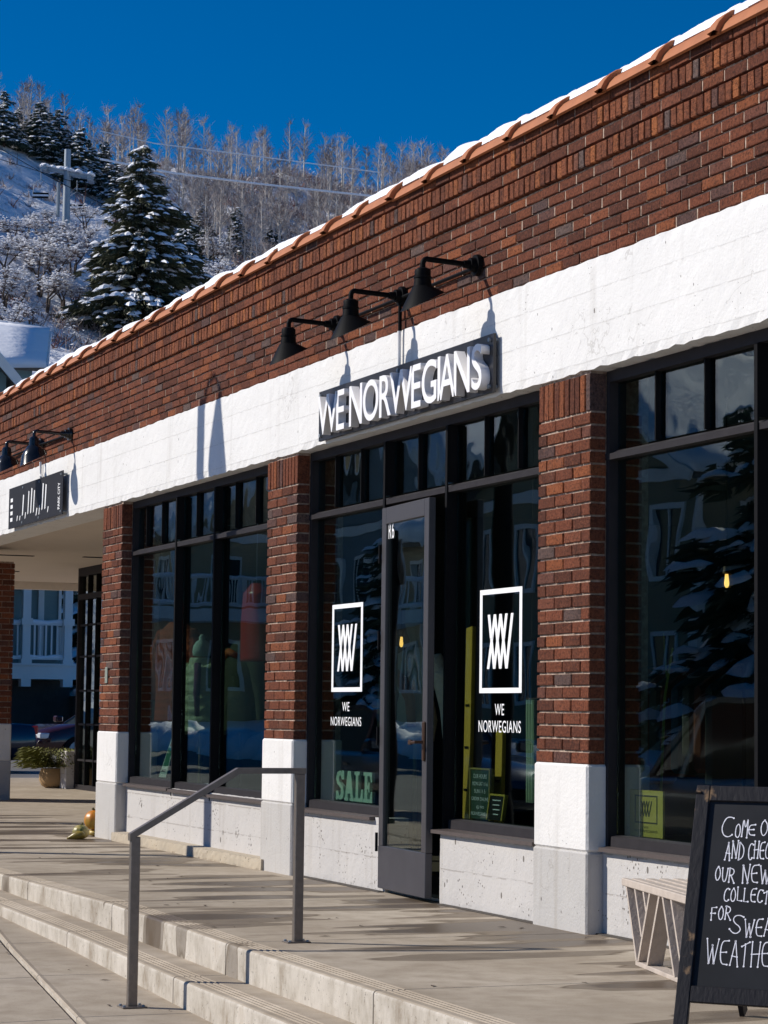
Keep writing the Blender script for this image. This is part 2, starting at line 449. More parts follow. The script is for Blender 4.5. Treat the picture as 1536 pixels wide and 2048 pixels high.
# ------------------------------------------------------------------ ground, road, pavement, steps
def interp(x, xs, ys): return float(np.interp(x, xs, ys))
def y_edge(x): return interp(x, [-40,-20,-16,-14,-11.4,-9.4,-8,-4], [-2.0,-1.965,-1.925,-1.885,-1.985,-2.035,-2.07,-2.15])
def z_tread(x): return interp(x, [-40,-20,-18.5,-16.7,-16,-14,-9,-4], [-0.05,-0.065,-0.085,-0.11,-0.122,-0.155,-0.165,-0.17])
def z_walk(x): return interp(x, [-60,-40,-24,-20,-18,-16.2,-14,-12.4,-10,-8,8], [-0.12,-0.1,-0.085,-0.10,-0.135,-0.178,-0.25,-0.276,-0.315,-0.335,-0.42])

big = MB(); big.add([(-2500,-2500,-0.75),(2500,-2500,-0.75),(2500,2500,-0.75),(-2500,2500,-0.75)], [(0,1,2,3)])
tag(big.obj('ground', M['snow']), kind='structure')
def z_road(x): return -0.50+0.0135*(-10-x)
rd = MB(); rd.add([(-140,-11.5,z_road(-140)),(60,-11.5,z_road(60)),(60,-4.3,z_road(60)),(-140,-4.3,z_road(-140))], [(0,1,2,3)])
tag(rd.obj('road', M['asphalt']), kind='structure')
yd = MB(); yd.add([(-140,-60,z_road(-140)+1.2),(60,-60,z_road(60)+1.2),(60,-11.45,z_road(60)+0.03),(-140,-11.45,z_road(-140)+0.03)], [(0,1,2,3)])
tag(yd.obj('snowy_ground', M['snow']), kind='structure')

def sweep(prof_at, xs):
    """cross-section (list of (y,z)) swept along x"""
    b = MB(); n = None; vs = []
    for x in xs:
        p = prof_at(x); n = len(p); vs += [(x, y, z) for y, z in p]
    fs = []
    for k in range(len(xs)-1):
        for j in range(n-1):
            fs.append((k*n+j, k*n+j+1, (k+1)*n+j+1, (k+1)*n+j))
    fs.append(tuple(range(n))); fs.append(tuple((len(xs)-1)*n+j for j in range(n-1,-1,-1)))
    return b.add(vs, fs)

def nosing(y, z, back, zb, ztop_back=None):
    """step section: riser, rounded edge, four shallow grooves, tread"""
    r = 0.018
    p = [(y, zb)]
    for k in range(5):
        a = PI/2*k/4
        p.append((y+r-r*math.cos(a), z-r+r*math.sin(a)))
    g0 = y+0.045
    for k in range(4):
        p += [(g0+0.028*k, z), (g0+0.028*k+0.004, z-0.0045), (g0+0.028*k+0.010, z-0.0045), (g0+0.028*k+0.014, z)]
    p += [(back, z if ztop_back is None else ztop_back)]
    p += [(back, zb)]
    return p

pv = MB(); pv.box((-39.5,-1.86,-0.60), (-4.0,6.6,-0.03))
pave = tag(pv.obj('pavement', M['joint']), kind='structure')
JX = [-39.5,-36,-32.5,-29.5,-27,-24.6,-22.4,-20.3,-18.2,-15.95,-14.0,-11.55,-9.42,-7.2,-4.0]
for a, b in zip(JX[:-1], JX[1:]):
    xs = np.linspace(a+0.006, b-0.006, 6)
    far = 6.5 if b <= -20 else 0.10
    sl_ = sweep(lambda x: nosing(y_edge(x), 0.0, far, -0.4), xs)
    o = sl_.obj('slab', [M['pave']], pave)
stp = MB(); stp.box((-39.5,-2.12,-0.62), (-4.0,-1.75,-0.30))
step = tag(stp.obj('step', M['joint']), kind='structure')
for a, b in zip(JX[:-1], JX[1:]):
    xs = np.linspace(a+0.006, b-0.006, 6)
    sweep(lambda x: nosing(y_edge(x)-0.27, z_tread(x), y_edge(x)+0.05, -0.6), xs).obj('step_slab', M['walk'], step)
# lower sidewalk with skewed seam
sw = MB(); sw.box((-60,-4.25,-0.9), (8,-2.0,-0.60))
walk = tag(sw.obj('sidewalk', M['joint']), kind='structure')
def seam_y(x): return interp(x, [-60,-24,-15.5,-11.0,-8,8], [-2.6,-2.5,-2.31,-2.86,-3.22,-3.3])
WX = [-60,-50,-42,-36,-30,-26,-23,-20.4,-18.2,-16.2,-14.25,-12.75,-11.2,-9.3,-7.2,-4,0,8]
for a, b in zip(WX[:-1], WX[1:]):
    xs = np.linspace(a+0.006, b-0.006, 5)
    sweep(lambda x: [(-4.2,-0.62),(-4.2,z_walk(x)-0.03),(seam_y(x)-0.02,z_walk(x)-0.006),(seam_y(x)-0.012,z_walk(x)-0.016),(seam_y(x)-0.012,-0.62)], xs).obj('slab', M['walk'], walk)
    sweep(lambda x: [(seam_y(x)+0.006,-0.62),(seam_y(x)+0.006,z_walk(x)-0.004),(seam_y(x)+0.016,z_walk(x)+0.005),(seam_y(x)+0.04,z_walk(x)),(-1.95,z_walk(x)),(-1.95,-0.62)], xs).obj('slab', M['walk'], walk)
lot = MB(); lot.box((-72,-3.9,-0.6), (-39.55,34,-0.085))
tag(lot.obj('parking_lot', simple('wet_asphalt', (0.16,0.15,0.14), 0.6, 0, 0.3, 0.7, 0.3, 60, 0.006)), kind='structure')

# ------------------------------------------------------------------ the brick shop building
bld = thing('shop_building', 'long single storey red brick shop row with a white concrete band and tiled parapet', 'building', (-14,0,0))
def at0(o):            # children are modelled in world coordinates
    o.matrix_parent_inverse = Matrix.Translation((14,0,0)); return o
def part(b, name, mats, parent=None, smooth=None):
    o = b.obj(name, mats, bld if parent is None else parent, smooth)
    return at0(o) if parent is None else o
PW = 0.635
PL = [-21.32, -16.735, -12.12, -7.51]      # left edges of the pillars
ZB = [0.95, 0.95, 0.886, 0.886]            # where brick starts
ZG = [0.50, 0.50, 0.428, 0.428]            # where grey render ends
XL, XR = -38.2, -6.86
COURSE, JT = 0.0700, 0.0115

wall = MB(); wall.box((XL, 0.0175, 3.585), (XR, 0.32, 4.44))
parapet = part(wall, 'parapet_wall', M['mortar'])
wall.v = []; 
pil = []
for i, x in enumerate(PL):
    b = MB(); b.box((x+0.0095, 0.0125, ZB[i]-0.03), (x+PW-0.011, 0.36, 3.0))
    pil.append(part(b, 'brick_pillar', M['mortar']))
    b = MB(); b.box((x-0.008, -0.012, ZG[i]), (x+PW+0.008, 0.37, ZB[i]+0.004), 0.012); part(b, 'painted_base', M['base_white'], pil[i])
    b = MB(); b.box((x-0.012, -0.014, -0.02), (x+PW+0.010, 0.37, ZG[i]), 0.010); part(b, 'concrete_base', M['base_grey'], pil[i])

# --- bricks
def brick_mesh(L, H, seed, name, mt, D=0.095):
    r = random.Random(seed)
    j = lambda a: r.uniform(-a, a)
    c = 0.0035
    def ring(dx, dz, y, a): return [(-L/2+dx+j(a), y+j(a), -H/2+dz+j(a)), (L/2-dx+j(a), y+j(a), -H/2+dz+j(a)), (L/2-dx+j(a), y+j(a), H/2-dz+j(a)), (-L/2+dx+j(a), y+j(a), H/2-dz+j(a))]
    vs = ring(0,0,D,0)+ring(0,0,c,0.0012)+ring(c,c,0,0.0010)
    fs = [(8,9,10,11)]
    for k in (0,4):
        for q in range(4): fs.append((k+q, k+(q+1)%4, k+4+(q+1)%4, k+4+q))
    b = MB(); b.add(vs, fs); me = b.mesh(name); me.materials.append(mt); return me
BT = {'stretcher': (0.202, 0.0585, 'brick'), 'half': (0.0965, 0.0585, 'brick'), 'rowlock': (0.0570, 0.0935, 'rowlock'), 'soldier': (0.0520, 0.2, 'brick'),
      'field': (0.202, 0.0520, 'brick')}
BM = {k: [brick_mesh(L, H, 100*i+s, 'brick', M[mt]) for s in range(7)] for i, (k, (L, H, mt)) in enumerate(BT.items())}
bricks = []            # (type, x, y, z, host, rotz)
heads = []             # mortar filling the upright joints, nearly flush
def course(kind, x0, x1, z, y, pitch, off, host, rot=0):
    n0 = math.floor((x0-off)/pitch); x = off+n0*pitch
    while x < x1:
        L = BT[kind][0]
        if x >= x0-1e-6 and x+L <= x1+0.02: bricks.append((kind, x+L/2, y+random.uniform(-0.0035,0.0035), z+random.uniform(-0.0012,0.0012), host, random.uniform(-0.006,0.006)))
        if kind in ('stretcher', 'field') and x0 <= x and x+pitch <= x1: heads.append((x+L+0.0002, pitch-L-0.0004, y, z))
        x += pitch
FP = 0.0638
for k in range(8):
    course('field', XL, XR, 3.600+FP*(k+0.5)-0.002, 0.0, 0.2145, (0.107 if k % 2 else 0.0)+0.013*((k*7)%5-2), parapet)
course('rowlock', XL, XR, 4.163, -0.022, 0.0690, 0.0, parapet)
course('stretcher', XL, XR, 4.256, -0.012, 0.2145, 0.05, parapet)
course('rowlock', XL, XR, 4.352, -0.022, 0.0690, 0.02, parapet)
course('stretcher', XL, XR, 4.446, -0.014, 0.2145, 0.14, parapet)
course('stretcher', XL, XR, 4.517, 0.006, 0.2145, 0.03, parapet)
for i, x in enumerate(PL):
    z = ZB[i]+0.006; k = 0; top = 3.0-0.212
    while z+0.06 < top+0.01:
        zc = z+0.0292
        if k % 2 == 0:
            for q in range(3): bricks.append(('stretcher', x+0.1015+q*0.216, random.uniform(-0.0025,0.0025), zc, pil[i], random.uniform(-0.008,0.008)))
        else:
            bricks.append(('half', x+0.04825, random.uniform(-0.002,0.002), zc, pil[i], 0)); bricks.append(('half', x+PW-0.04825, random.uniform(-0.002,0.002), zc, pil[i], 0))
            for q in range(2): bricks.append(('stretcher', x+0.2095+q*0.216, random.uniform(-0.0025,0.0025), zc, pil[i], random.uniform(-0.008,0.008)))
        # the return face behind the front brick
        for q in range(2): bricks.append(('half', x+PW-0.0485, 0.110+q*0.11, zc, pil[i], 0))
        z += COURSE; k += 1
    n = 10
    for q in range(n): bricks.append(('soldier', x+0.028+q*(PW-0.056)/(n-1), random.uniform(-0.003,0.003), z+0.100, pil[i], 0))
    ztop = z+0.2
C3 = np.array(CAM); 
def pxof(x, y, z):
    d = Vector((x,y,z))-CAM; q = d.dot(FV)
    return 768+FPX*d.dot(RV)/q, 1024-FPX*d.dot(UV)/q, q
score = []
for k, (kd, x, y, z, h, r) in enumerate(bricks):
    px, py, q = pxof(x, y, z)
    L, H, _ = BT[kd]
    vis = 0 < px < 1536 and 0 < py < 2048 and not (kd == 'half' and y > 0.05)
    score.append((L*H/q**3 if vis else -1, k))
score.sort(reverse=True)
single = {k for s, k in score[:300] if s > 0}
JV, JF, JM = [], [], []
for k, (kd, x, y, z, h, r) in enumerate(bricks):
    me = BM[kd][(k*5+k//7) % 7]
    if k in single:
        o = bpy.data.objects.new('brick', me); COL.objects.link(o); o.parent = h
        o.location = (x, y, z); o.rotation_euler = (0, 0, r)
        if h.parent: pass
    else:
        base = len(JV); cr, sr = math.cos(r), math.sin(r)
        for v in me.vertices:
            JV.append((x+v.co.x*cr-v.co.y*sr, y+v.co.x*sr+v.co.y*cr, z+v.co.z))
        for p in me.polygons:
            JF.append(tuple(base+i for i in p.vertices)); JM.append(1 if BT[kd][2] == 'rowlock' else 0)
# left pier, seen in the arcade: brick on the side that faces us
pier = MB(); pier.box((-30.6,0.011,0.92), (-30.011,1.21,3.0)); pr = part(pier, 'brick_pillar', M['mortar'])
b = MB(); b.box((-30.6,-0.012,0.49), (-29.992,1.228,0.955), 0.012); part(b, 'painted_base', M['base_white'], pr)
b = MB(); b.box((-30.6,-0.014,-0.02), (-29.990,1.230,0.49), 0.010); part(b, 'concrete_base', M['base_grey'], pr)
z = 0.956; k = 0
while z < 2.98:
    yy = 0.0 if k % 2 else -0.108
    while yy < 1.2:
        y0, y1 = max(yy, 0.0), min(yy+0.203, 1.222)
        if y1-y0 > 0.04:
            c = len(JV); jx = random.uniform(-0.002,0.002)
            JV += [(-30+jx,y0,z),(-30+jx,y1,z),(-30+jx,y1,z+0.0585),(-30+jx,y0,z+0.0585),(-30.09,y0,z),(-30.09,y1,z),(-30.09,y1,z+0.0585),(-30.09,y0,z+0.0585)]
            for f in ((0,1,2,3),(0,4,5,1),(2,6,7,3),(1,5,6,2),(0,3,7,4)): JF.append(tuple(c+i for i in f)); JM.append(0)
        yy += 0.2145
    z += COURSE; k += 1
for (hx, hw, hy, hz) in heads:
    c = len(JV); yy = hy+0.0045+random.uniform(-0.001,0.002); hh = 0.026
    JV += [(hx,yy,hz-hh),(hx+hw,yy,hz-hh),(hx+hw,yy,hz+hh),(hx,yy,hz+hh),(hx,yy+0.011,hz-hh),(hx+hw,yy+0.011,hz-hh),(hx+hw,yy+0.011,hz+hh),(hx,yy+0.011,hz+hh)]
    for f in ((0,1,2,3),(3,2,6,7),(0,4,5,1)): JF.append(tuple(c+i for i in f)); JM.append(2)
me = bpy.data.meshes.new('brickwork'); me.from_pydata(JV, [], JF); me.polygons.foreach_set('material_index', JM)
o = link('brickwork', me, [M['brick'], M['rowlock'], M['mortar']], bld); at0(o); o['kind'] = 'stuff'

# --- white concrete band: slightly uneven face, chipped lower edge
def uneven(x0, x1, z0, z1, yf, depth, nx, nz, amp, name, mt, chip=0.0, parent=None):
    b = MB(); vs = []; fs = []
    xs = np.linspace(x0, x1, nx); zs = np.linspace(z0, z1, nz)
    for j, z in enumerate(zs):
        for i, x in enumerate(xs):
            dy = amp*(math.sin(x*1.9+z*3)+math.sin(x*5.3-z*7+1)*0.5+random.uniform(-0.6,0.6))
            dz = 0
            if j == 0: dz = random.uniform(-0.3,1.0)**3*chip; dy += random.random()**2*chip*0.8
            if j == nz-1: dz = -random.random()**2*chip*0.7; dy += random.random()**2*chip*0.5
            vs.append((x, yf+dy, z+dz))
    for j in range(nz-1):
        for i in range(nx-1):
            a = j*nx+i; fs.append((a, a+1, a+nx+1, a+nx))
    o0 = len(vs)
    for i in range(nx): vs.append((xs[i], yf+depth, z0))
    for i in range(nx): vs.append((xs[i], yf+depth, z1))
    for i in range(nx-1):
        fs.append((o0+i, o0+i+1, i+1, i)); t = (nz-1)*nx
        fs.append((t+i, t+i+1, o0+nx+i+1, o0+nx+i)); fs.append((o0+nx+i, o0+nx+i+1, o0+i+1, o0+i))
    b.add(vs, fs)
    for side in (0, nx-1):
        b.add([vs[j*nx+side] for j in range(nz)]+[(vs[side][0], yf+depth, z1), (vs[side][0], yf+depth, z0)], [tuple(range(nz+2))])
    return part(b, name, mt, parent)
uneven(XL, XR, 2.995, 3.597, -0.012, 0.36, 420, 12, 0.0016, 'concrete_band', M['band'], 0.012)

# --- plinth walls under the windows and the kerb-like ledge
pls = [(-20.69,-16.73,0.505,0.085),(-16.11,-14.475,0.472,0.055),(-13.53,-12.11,0.445,0.030),(-11.485,-7.5,0.442,0.085)]
for a, b_, zt, yf in pls:
    uneven(a, b_, -0.02, zt, yf, 0.16, max(8, int((b_-a)*26)), 9, 0.0013, 'plinth_wall', M['plinth'], 0.006)
uneven(-20.68, -16.66, -0.02, 0.080, -0.035, 0.12, 90, 4, 0.004, 'concrete_ledge', M['ledge'], 0.012)
for a, b_, yf in ((-16.1,-14.48,0.015),(-13.48,-12.12,0.0),(-11.48,-7.5,0.05)):
    b = MB(); b.box((a, yf-0.008, -0.01), (b_, yf+0.06, 0.006), 0.003); part(b, 'concrete_ledge', M['joint'])

# --- glazing
GY = 0.150
def bay(x0, x1, mulls, units, zs_list, sy):
    """units: list of (left, right, muntin xs, has lower pane)"""
    fr = MB(); fr.box((x0, 0.10, 2.935), (x1, 0.20, 2.9949))
    fr.box((x0, 0.10, 0.40), (x0+0.035, 0.20, 2.9349)); fr.box((x1-0.035, 0.10, 0.40), (x1, 0.20, 2.9349))
    win = part(fr, 'window', M['frame'])
    tr = MB(); tr.box((x0, 0.093, 2.515), (x1, 0.19, 2.548)); tr.prism([(0.105,2.5482),(0.19,2.5482),(0.19,2.575),(0.135,2.566)], x1-x0-0.10, 'x', x0+0.05)
    part(tr, 'transom_bar', M['frame'], win)
    for mx in mulls:
        b = MB(); b.box((mx, 0.084, 0.44), (mx+0.030, 0.0925, 2.93)); b.box((mx+0.002, 0.0927, 0.44), (mx+0.028, 0.1903, 2.5148)); b.box((mx+0.002, 0.0927, 2.5762), (mx+0.028, 0.1903, 2.9348))
        part(b, 'mullion', M['black'], win)
    for k, (a, c, mun, low) in enumerate(units):
        zs = zs_list[k]
        edges = [a]+mun+[c]
        for e, f in zip(edges[:-1], edges[1:]):
            b = MB(); b.box((e+0.006, GY, 2.58), (f-0.006, GY+0.006, 2.934)); part(b, 'pane', M['glass2'], win)
        for e in mun:
            b = MB(); b.box((e-0.0055, GY-0.03, 2.577), (e+0.0055, GY+0.03, 2.934)); part(b, 'muntin', M['black'], win)
        if low:
            b = MB(); b.box((a+0.006, GY, zs+0.001), (c-0.006, GY+0.006, 2.5145)); part(b, 'pane', M['glass'], win)
            b = MB(); b.prism([(0.098,zs-0.058),(0.19,zs-0.058),(0.19,zs+0.004),(0.128,zs),(0.101,zs-0.006)], (c-a)-0.05, 'x', a+0.036)
            part(b, 'sill', M['frame'], win)
            b = MB(); b.prism([(sy[k],zs-0.085),(0.20,zs-0.085),(0.20,zs-0.0585),(0.09,zs-0.0585),(sy[k],zs-0.064)], (c-a)+0.0, 'x', a)
            part(b, 'sill', simple('sill_paint', (0.085,0.066,0.060), 0.5, 0, 0.25, 20) if 'sillp' not in M else M['sillp'], win)
    return win
M['sillp'] = simple('sill_paint', (0.085,0.066,0.060), 0.5, 0, 0.25, 20)
winL = bay(-20.685, -16.735, [-19.33,-18.29], [(-20.65,-19.33,[-20.32,-19.85],True),(-19.30,-18.29,[-18.86],True),(-18.26,-16.77,[-17.85,-17.36],True)], [0.565,0.560,0.555], [0.045]*3)
winM = bay(-16.10, -12.12, [-14.66,-13.63], [(-16.065,-14.66,[-15.65,-15.16],True),(-14.63,-13.63,[-14.15],False),(-13.60,-12.155,[-13.12,-12.645],True)], [0.537,0.5,0.510], [0.015,0,-0.008])
winR = bay(-11.485, -7.51, [-9.92,-8.89], [(-11.45,-9.92,[-10.975,-10.46],True),(-9.89,-8.89,[-9.33],True),(-8.86,-7.545,[-8.4,-7.95],True)], [0.520,0.520,0.520], [0.045]*3)

# --- window lettering (flat vinyl)
def decal(win, fx0, fx1, fz0, fz1, lx0, lx1, lx2, lz0, lz1, wx0, wx1, wz0, wz1, nx0, nx1, nz0, nz1):
    y = GY-0.002; t = 0.036
    b = MB(); y1 = y+0.0012
    b.box((fx0,y,fz0),(fx1,y1,fz0+0.030)); b.box((fx0,y,fz1-0.030),(fx1,y1,fz1)); b.box((fx0,y,fz0+0.0302),(fx0+t,y1,fz1-0.0302)); b.box((fx1-t,y,fz0+0.0302),(fx1,y1,fz1-0.0302))
    part(b, 'window_decal', M['vinyl'], win)
    logo(win, lx0, lx1, lx2, lz0, lz1, y, 0.034, M['vinyl'])
    for txt, a, c, d, e in (('WE', wx0, wx1, wz0, wz1), ('NORWEGIANS', nx0, nx1, nz0, nz1)):
        me = fit_text(text_mesh(txt, off=0.003, sp=1.12), a, c, d, e, y)
        me.name = 'window_decal'; link('window_decal', me, M['vinyl'], win)
def logo_poly(x0, x1, x2, z0, z1, wd):
    """the crossing zigzag: a W over an inverted W with one long right stroke"""
    q = (x2-x0)/3.0            # bottom width / 3
    top = [x0+0.01+i*(x1-wd-x0-0.01)/4 for i in range(5)]
    bot = [x0+i*(x2-wd-x0)/3 for i in range(4)]
    zm = (z0+z1)/2
    polys = []
    for i in range(4):      # strokes from top i down to bottom i  (\) and from top i+1 down to bottom i (/)
        polys.append([(top[i+1],z1),(top[i+1]+wd,z1),(bot[i]+wd,z0),(bot[i],z0)])
        if i < 3: polys.append([(top[i],z1),(top[i]+wd,z1),(bot[i+1]+wd,z0),(bot[i+1],z0)])
    polys.append([(top[0],z1),(top[0]+wd,z1),(top[0]+wd+(bot[1]-top[0])*0.45,zm+0.02),(top[0]+(bot[1]-top[0])*0.45,zm+0.02)])
    return polys
def logo(parent, x0, x1, x2, z0, z1, y, wd, mt, name='window_decal', fn=None):
    b = MB()
    for k, p in enumerate(logo_poly(x0, x1, x2, z0, z1, wd)):
        b.prism(p, 0.0008, 'y', y-0.0003*k)
    return part(b, name, mt, parent)
decal(winM, -15.745,-15.160,1.291,1.896, -15.636,-15.262,-15.34,1.432,1.753, -15.529,-15.393,1.158,1.220, -15.747,-15.168,1.058,1.119)
decal(winM, -13.230,-12.635,1.275,1.892, -13.122,-12.749,-12.825,1.418,1.741, -13.003,-12.875,1.144,1.211, -13.236,-12.642,1.043,1.113)

# --- door, standing slightly open
dr = bpy.data.objects.new('door', None); COL.objects.link(dr); dr.parent = bld; at0(dr)
dr.location = (-14.522, 0.070, 0.0); dr.rotation_euler = (0,0,R_(-3.7))
DW = 0.925
b = MB()
b.box((0,-0.045,0.30),(0.085,0,2.478),0.003); b.box((DW-0.085,-0.045,0.30),(DW,0,2.478),0.003)
b.box((0.0855,-0.045,2.37),(DW-0.0855,0,2.478),0.003)
part(b, 'door_frame', simple('door_paint', (0.052,0.049,0.053), 0.42, 0, 0.15, 12, 0.1, 90, 0.002), dr)
b = MB(); b.box((0,-0.047,0.028),(DW,-0.001,0.2995),0.003); part(b, 'kick_panel', simple('kick_plate', (0.050,0.049,0.058), 0.4, 0, 0.3, 5, 0.1, 60, 0.002), dr)
b = MB(); b.box((0.080,-0.028,0.297),(DW-0.08,-0.022,2.373)); part(b, 'pane', M['glass'], dr)
me = fit_text(text_mesh('R6', sp=1.1), 0.095, 0.205, 2.272, 2.382, -0.030); me.name = 'door_number'; link('door_number', me, M['vinyl'], dr)
b = MB(); b.box((DW-0.055,-0.060,0.86),(DW-0.015,-0.0455,1.10),0.006); b.tube([(DW-0.035,-0.05,0.975),(DW-0.035,-0.105,0.975),(DW-0.12,-0.108,0.970)], 0.010, 8); b.box((DW-0.15,-0.117,0.957),(DW-0.10,-0.099,0.987),0.004)
part(b, 'door_handle', M['brass'], dr, 40)
for hz in (0.32,1.0,1.62,2.18):
    b = MB(); b.tube([(-0.008,-0.055,hz-0.06),(-0.008,-0.055,hz+0.06)], 0.010, 8); part(b, 'hinge', M['black'], dr, 40)
b = MB(); b.box((-14.53,0.09,0.0),(-13.54,0.20,0.022),0.004); part(b, 'door_threshold', M['galv'])

# --- small fixtures of the wall
b = MB(); b.box((-21.115,-0.010,1.385),(-21.035,-0.003,1.53),0.002); part(b, 'number_plaque', simple('plaque_bronze', (0.30,0.33,0.28), 0.5, 0.4, 0.5, 60))
b = MB(); b.tube([(-12.95,-0.028,3.800),(-15.30,-0.028,3.800)], 0.012, 8); part(b, 'conduit', M['lampblack'], None, 40)
b = MB(); b.tube([(-22.54,-0.028,3.785),(-23.69,-0.028,3.800),(-24.9,-0.028,3.800)], 0.012, 8); part(b, 'conduit', M['lampblack'], None, 40)
b = MB(); b.tube([(-14.122,-0.030,3.80),(-14.120,-0.030,3.585)], 0.013, 8); part(b, 'conduit', M['lampblack'], None, 40)
b = MB(); b.tube([(-14.120,-0.034,3.585),(-14.118,-0.034,3.36)], 0.014, 8); part(b, 'conduit', M['conduit_w'], None, 40)
b = MB(); b.tube([(-23.62,-0.034,3.62),(-23.62,-0.034,3.50),(-23.58,-0.034,3.46)], 0.013, 8); part(b, 'conduit', M['conduit_w'], None, 40)

# --- tiled coping
def tile_mesh():
    b = MB(); L = 0.602; n = 11
    def ring(x, r, z0): return [(x, 0.105-r*math.cos(a), z0+r*math.sin(a)) for a in np.linspace(0.34, PI*0.93, n)]
    xs = [(-0.04,0.166),(L-0.085,0.170),(L-0.080,0.192),(L-0.008,0.196),(L,0.192),(L,0.168)]
    vs = []; fs = []
    for x, r in xs: vs += ring(x, r, 4.402)
    for k in range(len(xs)-1):
        for j in range(n-1): fs.append((k*n+j, k*n+j+1, (k+1)*n+j+1, (k+1)*n+j))
    vs += ring(-0.04, 0.150, 4.402)+ring(L, 0.150, 4.402); a = len(xs)*n
    for j in range(n-1):
        fs.append((j, j+1, a+j+1, a+j)); fs.append(((len(xs)-1)*n+j, (len(xs)-1)*n+j+1, a+n+j+1, a+n+j)); fs.append((a+j, a+j+1, a+n+j+1, a+n+j))
    fs.append((0, a, a+n, n*1)) 
    for k in range(1, len(xs)-1): fs.append((k*n, a+n, (k+1)*n, k*n))if False else None
    fs = [f for f in fs if f]
    b.add(vs, fs); me = b.mesh('roof_tile', 30); me.materials.append(M['tile']); return me
tm = tile_mesh()
x = -38.3
xt = -10.01-0.602*47
while xt < XR:
    o = bpy.data.objects.new('roof_tile', tm); COL.objects.link(o); o.parent = bld; at0(o)
    o.location = (xt, random.uniform(-0.006,0.006), random.uniform(-0.004,0.006)); o.rotation_euler = (0, 0, random.uniform(-0.006,0.006))
    xt += 0.602
b = MB(); b.box((XL,0.3205,4.30),(XR,7.0,4.42)); part(b, 'roof', M['roof'])
b = MB(); b.box((XR-0.3,0.37,-0.02),(XR,7.0,4.29)); b.box((-38.0,7.0,-0.02),(XR,7.3,4.29)); part(b, 'outer_wall', M['mortar'])

# --- arcade at the left: ceiling, far storefront
b = MB(); b.box((-38.1,0.3505,3.18),(-21.0,6.9,3.26)); part(b, 'arcade_ceiling', M['ceil'])
b = MB(); b.box((-38.16,0.352,3.06),(-38.0,6.9,3.30)); part(b, 'ceiling_trim', simple('cream_trim', (0.72,0.66,0.58), 0.8))
for cx, cy, l in ((-31.5,1.55,0.55),(-31.3,2.65,0.4),(-35.2,2.3,0.4),(-28.0,2.7,0.5)):
    b = MB(); b.box((cx-0.05,cy-l/2,3.172),(cx+0.05,cy+l/2,3.1795)); part(b, 'ceiling_vent', M['black'])
sf = MB(); sf.box((-34.02,3.10,0.0),(-33.96,3.22,3.18)); sf.box((-33.96,3.10,3.06),(-21.35,3.22,3.18)); sf.box((-33.96,3.10,0.0),(-21.35,3.22,0.07)); sf.box((-33.96,3.10,2.72),(-21.35,3.2,2.80))
store = part(sf, 'window', M['frame'])
for k in range(28):
    xx = -33.96+0.45*(k+1)
    if xx < -21.4:
        b = MB(); b.box((xx-0.015,3.115,0.0702),(xx+0.015,3.195,2.7198)); b.box((xx-0.015,3.115,2.8002),(xx+0.015,3.195,3.0598)); part(b, 'mullion', M['black'], store)
for zz in (0.42,0.93,1.41,1.9,2.35):
    for k in range(28):
        xa = -33.96+0.45*k+0.0152; xb = min(xa+0.4196, -21.4)
        if xb-xa > 0.1 and k < 4:
            b = MB(); b.box((xa,3.125,zz-0.014),(xb,3.185,zz+0.014)); part(b, 'muntin', M['frame'], store)
for k in range(28):
    xa = -33.96+0.45*k+0.0152; xb = xa+0.4196
    if xb < -21.4:
        b = MB(); b.box((xa,3.152,0.0702),(xb,3.158,2.7198)); part(b, 'pane', M['glass'], store)
        b = MB(); b.box((xa,3.152,2.8002),(xb,3.158,3.0598)); part(b, 'pane', M['glass'], store)
b = MB(); b.box((-34.36,2.98,-0.01),(-34.03,3.20,0.54),0.01); part(b, 'stub_wall', M['plinth'])

# --- shop interior
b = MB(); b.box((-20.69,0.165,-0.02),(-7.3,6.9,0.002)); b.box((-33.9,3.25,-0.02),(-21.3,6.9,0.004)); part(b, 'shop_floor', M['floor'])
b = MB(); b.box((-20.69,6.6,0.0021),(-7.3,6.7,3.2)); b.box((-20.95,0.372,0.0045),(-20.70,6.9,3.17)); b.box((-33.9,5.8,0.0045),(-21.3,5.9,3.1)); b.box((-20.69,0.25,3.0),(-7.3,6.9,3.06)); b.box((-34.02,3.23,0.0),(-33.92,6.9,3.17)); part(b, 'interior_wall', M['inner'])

# ------------------------------------------------------------------ snow on the coping
def coping_snow():
    b = MB(); xs = np.arange(-38.0, XR, 0.04); n = 12; vs = []; fs = []
    r = random.Random(4)
    for x in xs:
        t = ((x+10.01)/0.602) % 1.0
        bell = 1.0 if t > 0.84 else 0.0
        a0 = 1.08+0.09*math.sin(x*3.1)+0.08*math.sin(x*7.7+1)+0.16*bell+r.uniform(-0.02,0.02)      # angle on the tile where the snow starts
        hgt = 0.058*(0.80+0.20*math.sin(x*1.3)+0.10*math.sin(x*4.1)+0.06*math.sin(x*9.3))*(0.68+0.32*math.sin(PI*min(1, max(0, t/0.84)))**0.7)*(0.78 if bell else 1)
        rt = 0.171+0.024*bell
        for j in range(n):
            u = j/(n-1); a = a0+u*(2.5-a0)
            q = rt+hgt*min(1, (u*6))**0.5*(1-0.5*u)
            vs.append((x, 0.105-q*math.cos(a), 4.402+q*math.sin(a)+0.010*min(1,u*5)))
    for i in range(len(xs)-1):
        for j in range(n-1): fs.append((i*n+j, i*n+j+1, (i+1)*n+j+1, (i+1)*n+j))
    b.add(vs, fs); o = b.obj('coping_snow', M['snow'], None, 180)
    return tag(o, 'thin wavy ridge of snow lying along the roof tiles', 'snow', kind='stuff')
coping_snow()

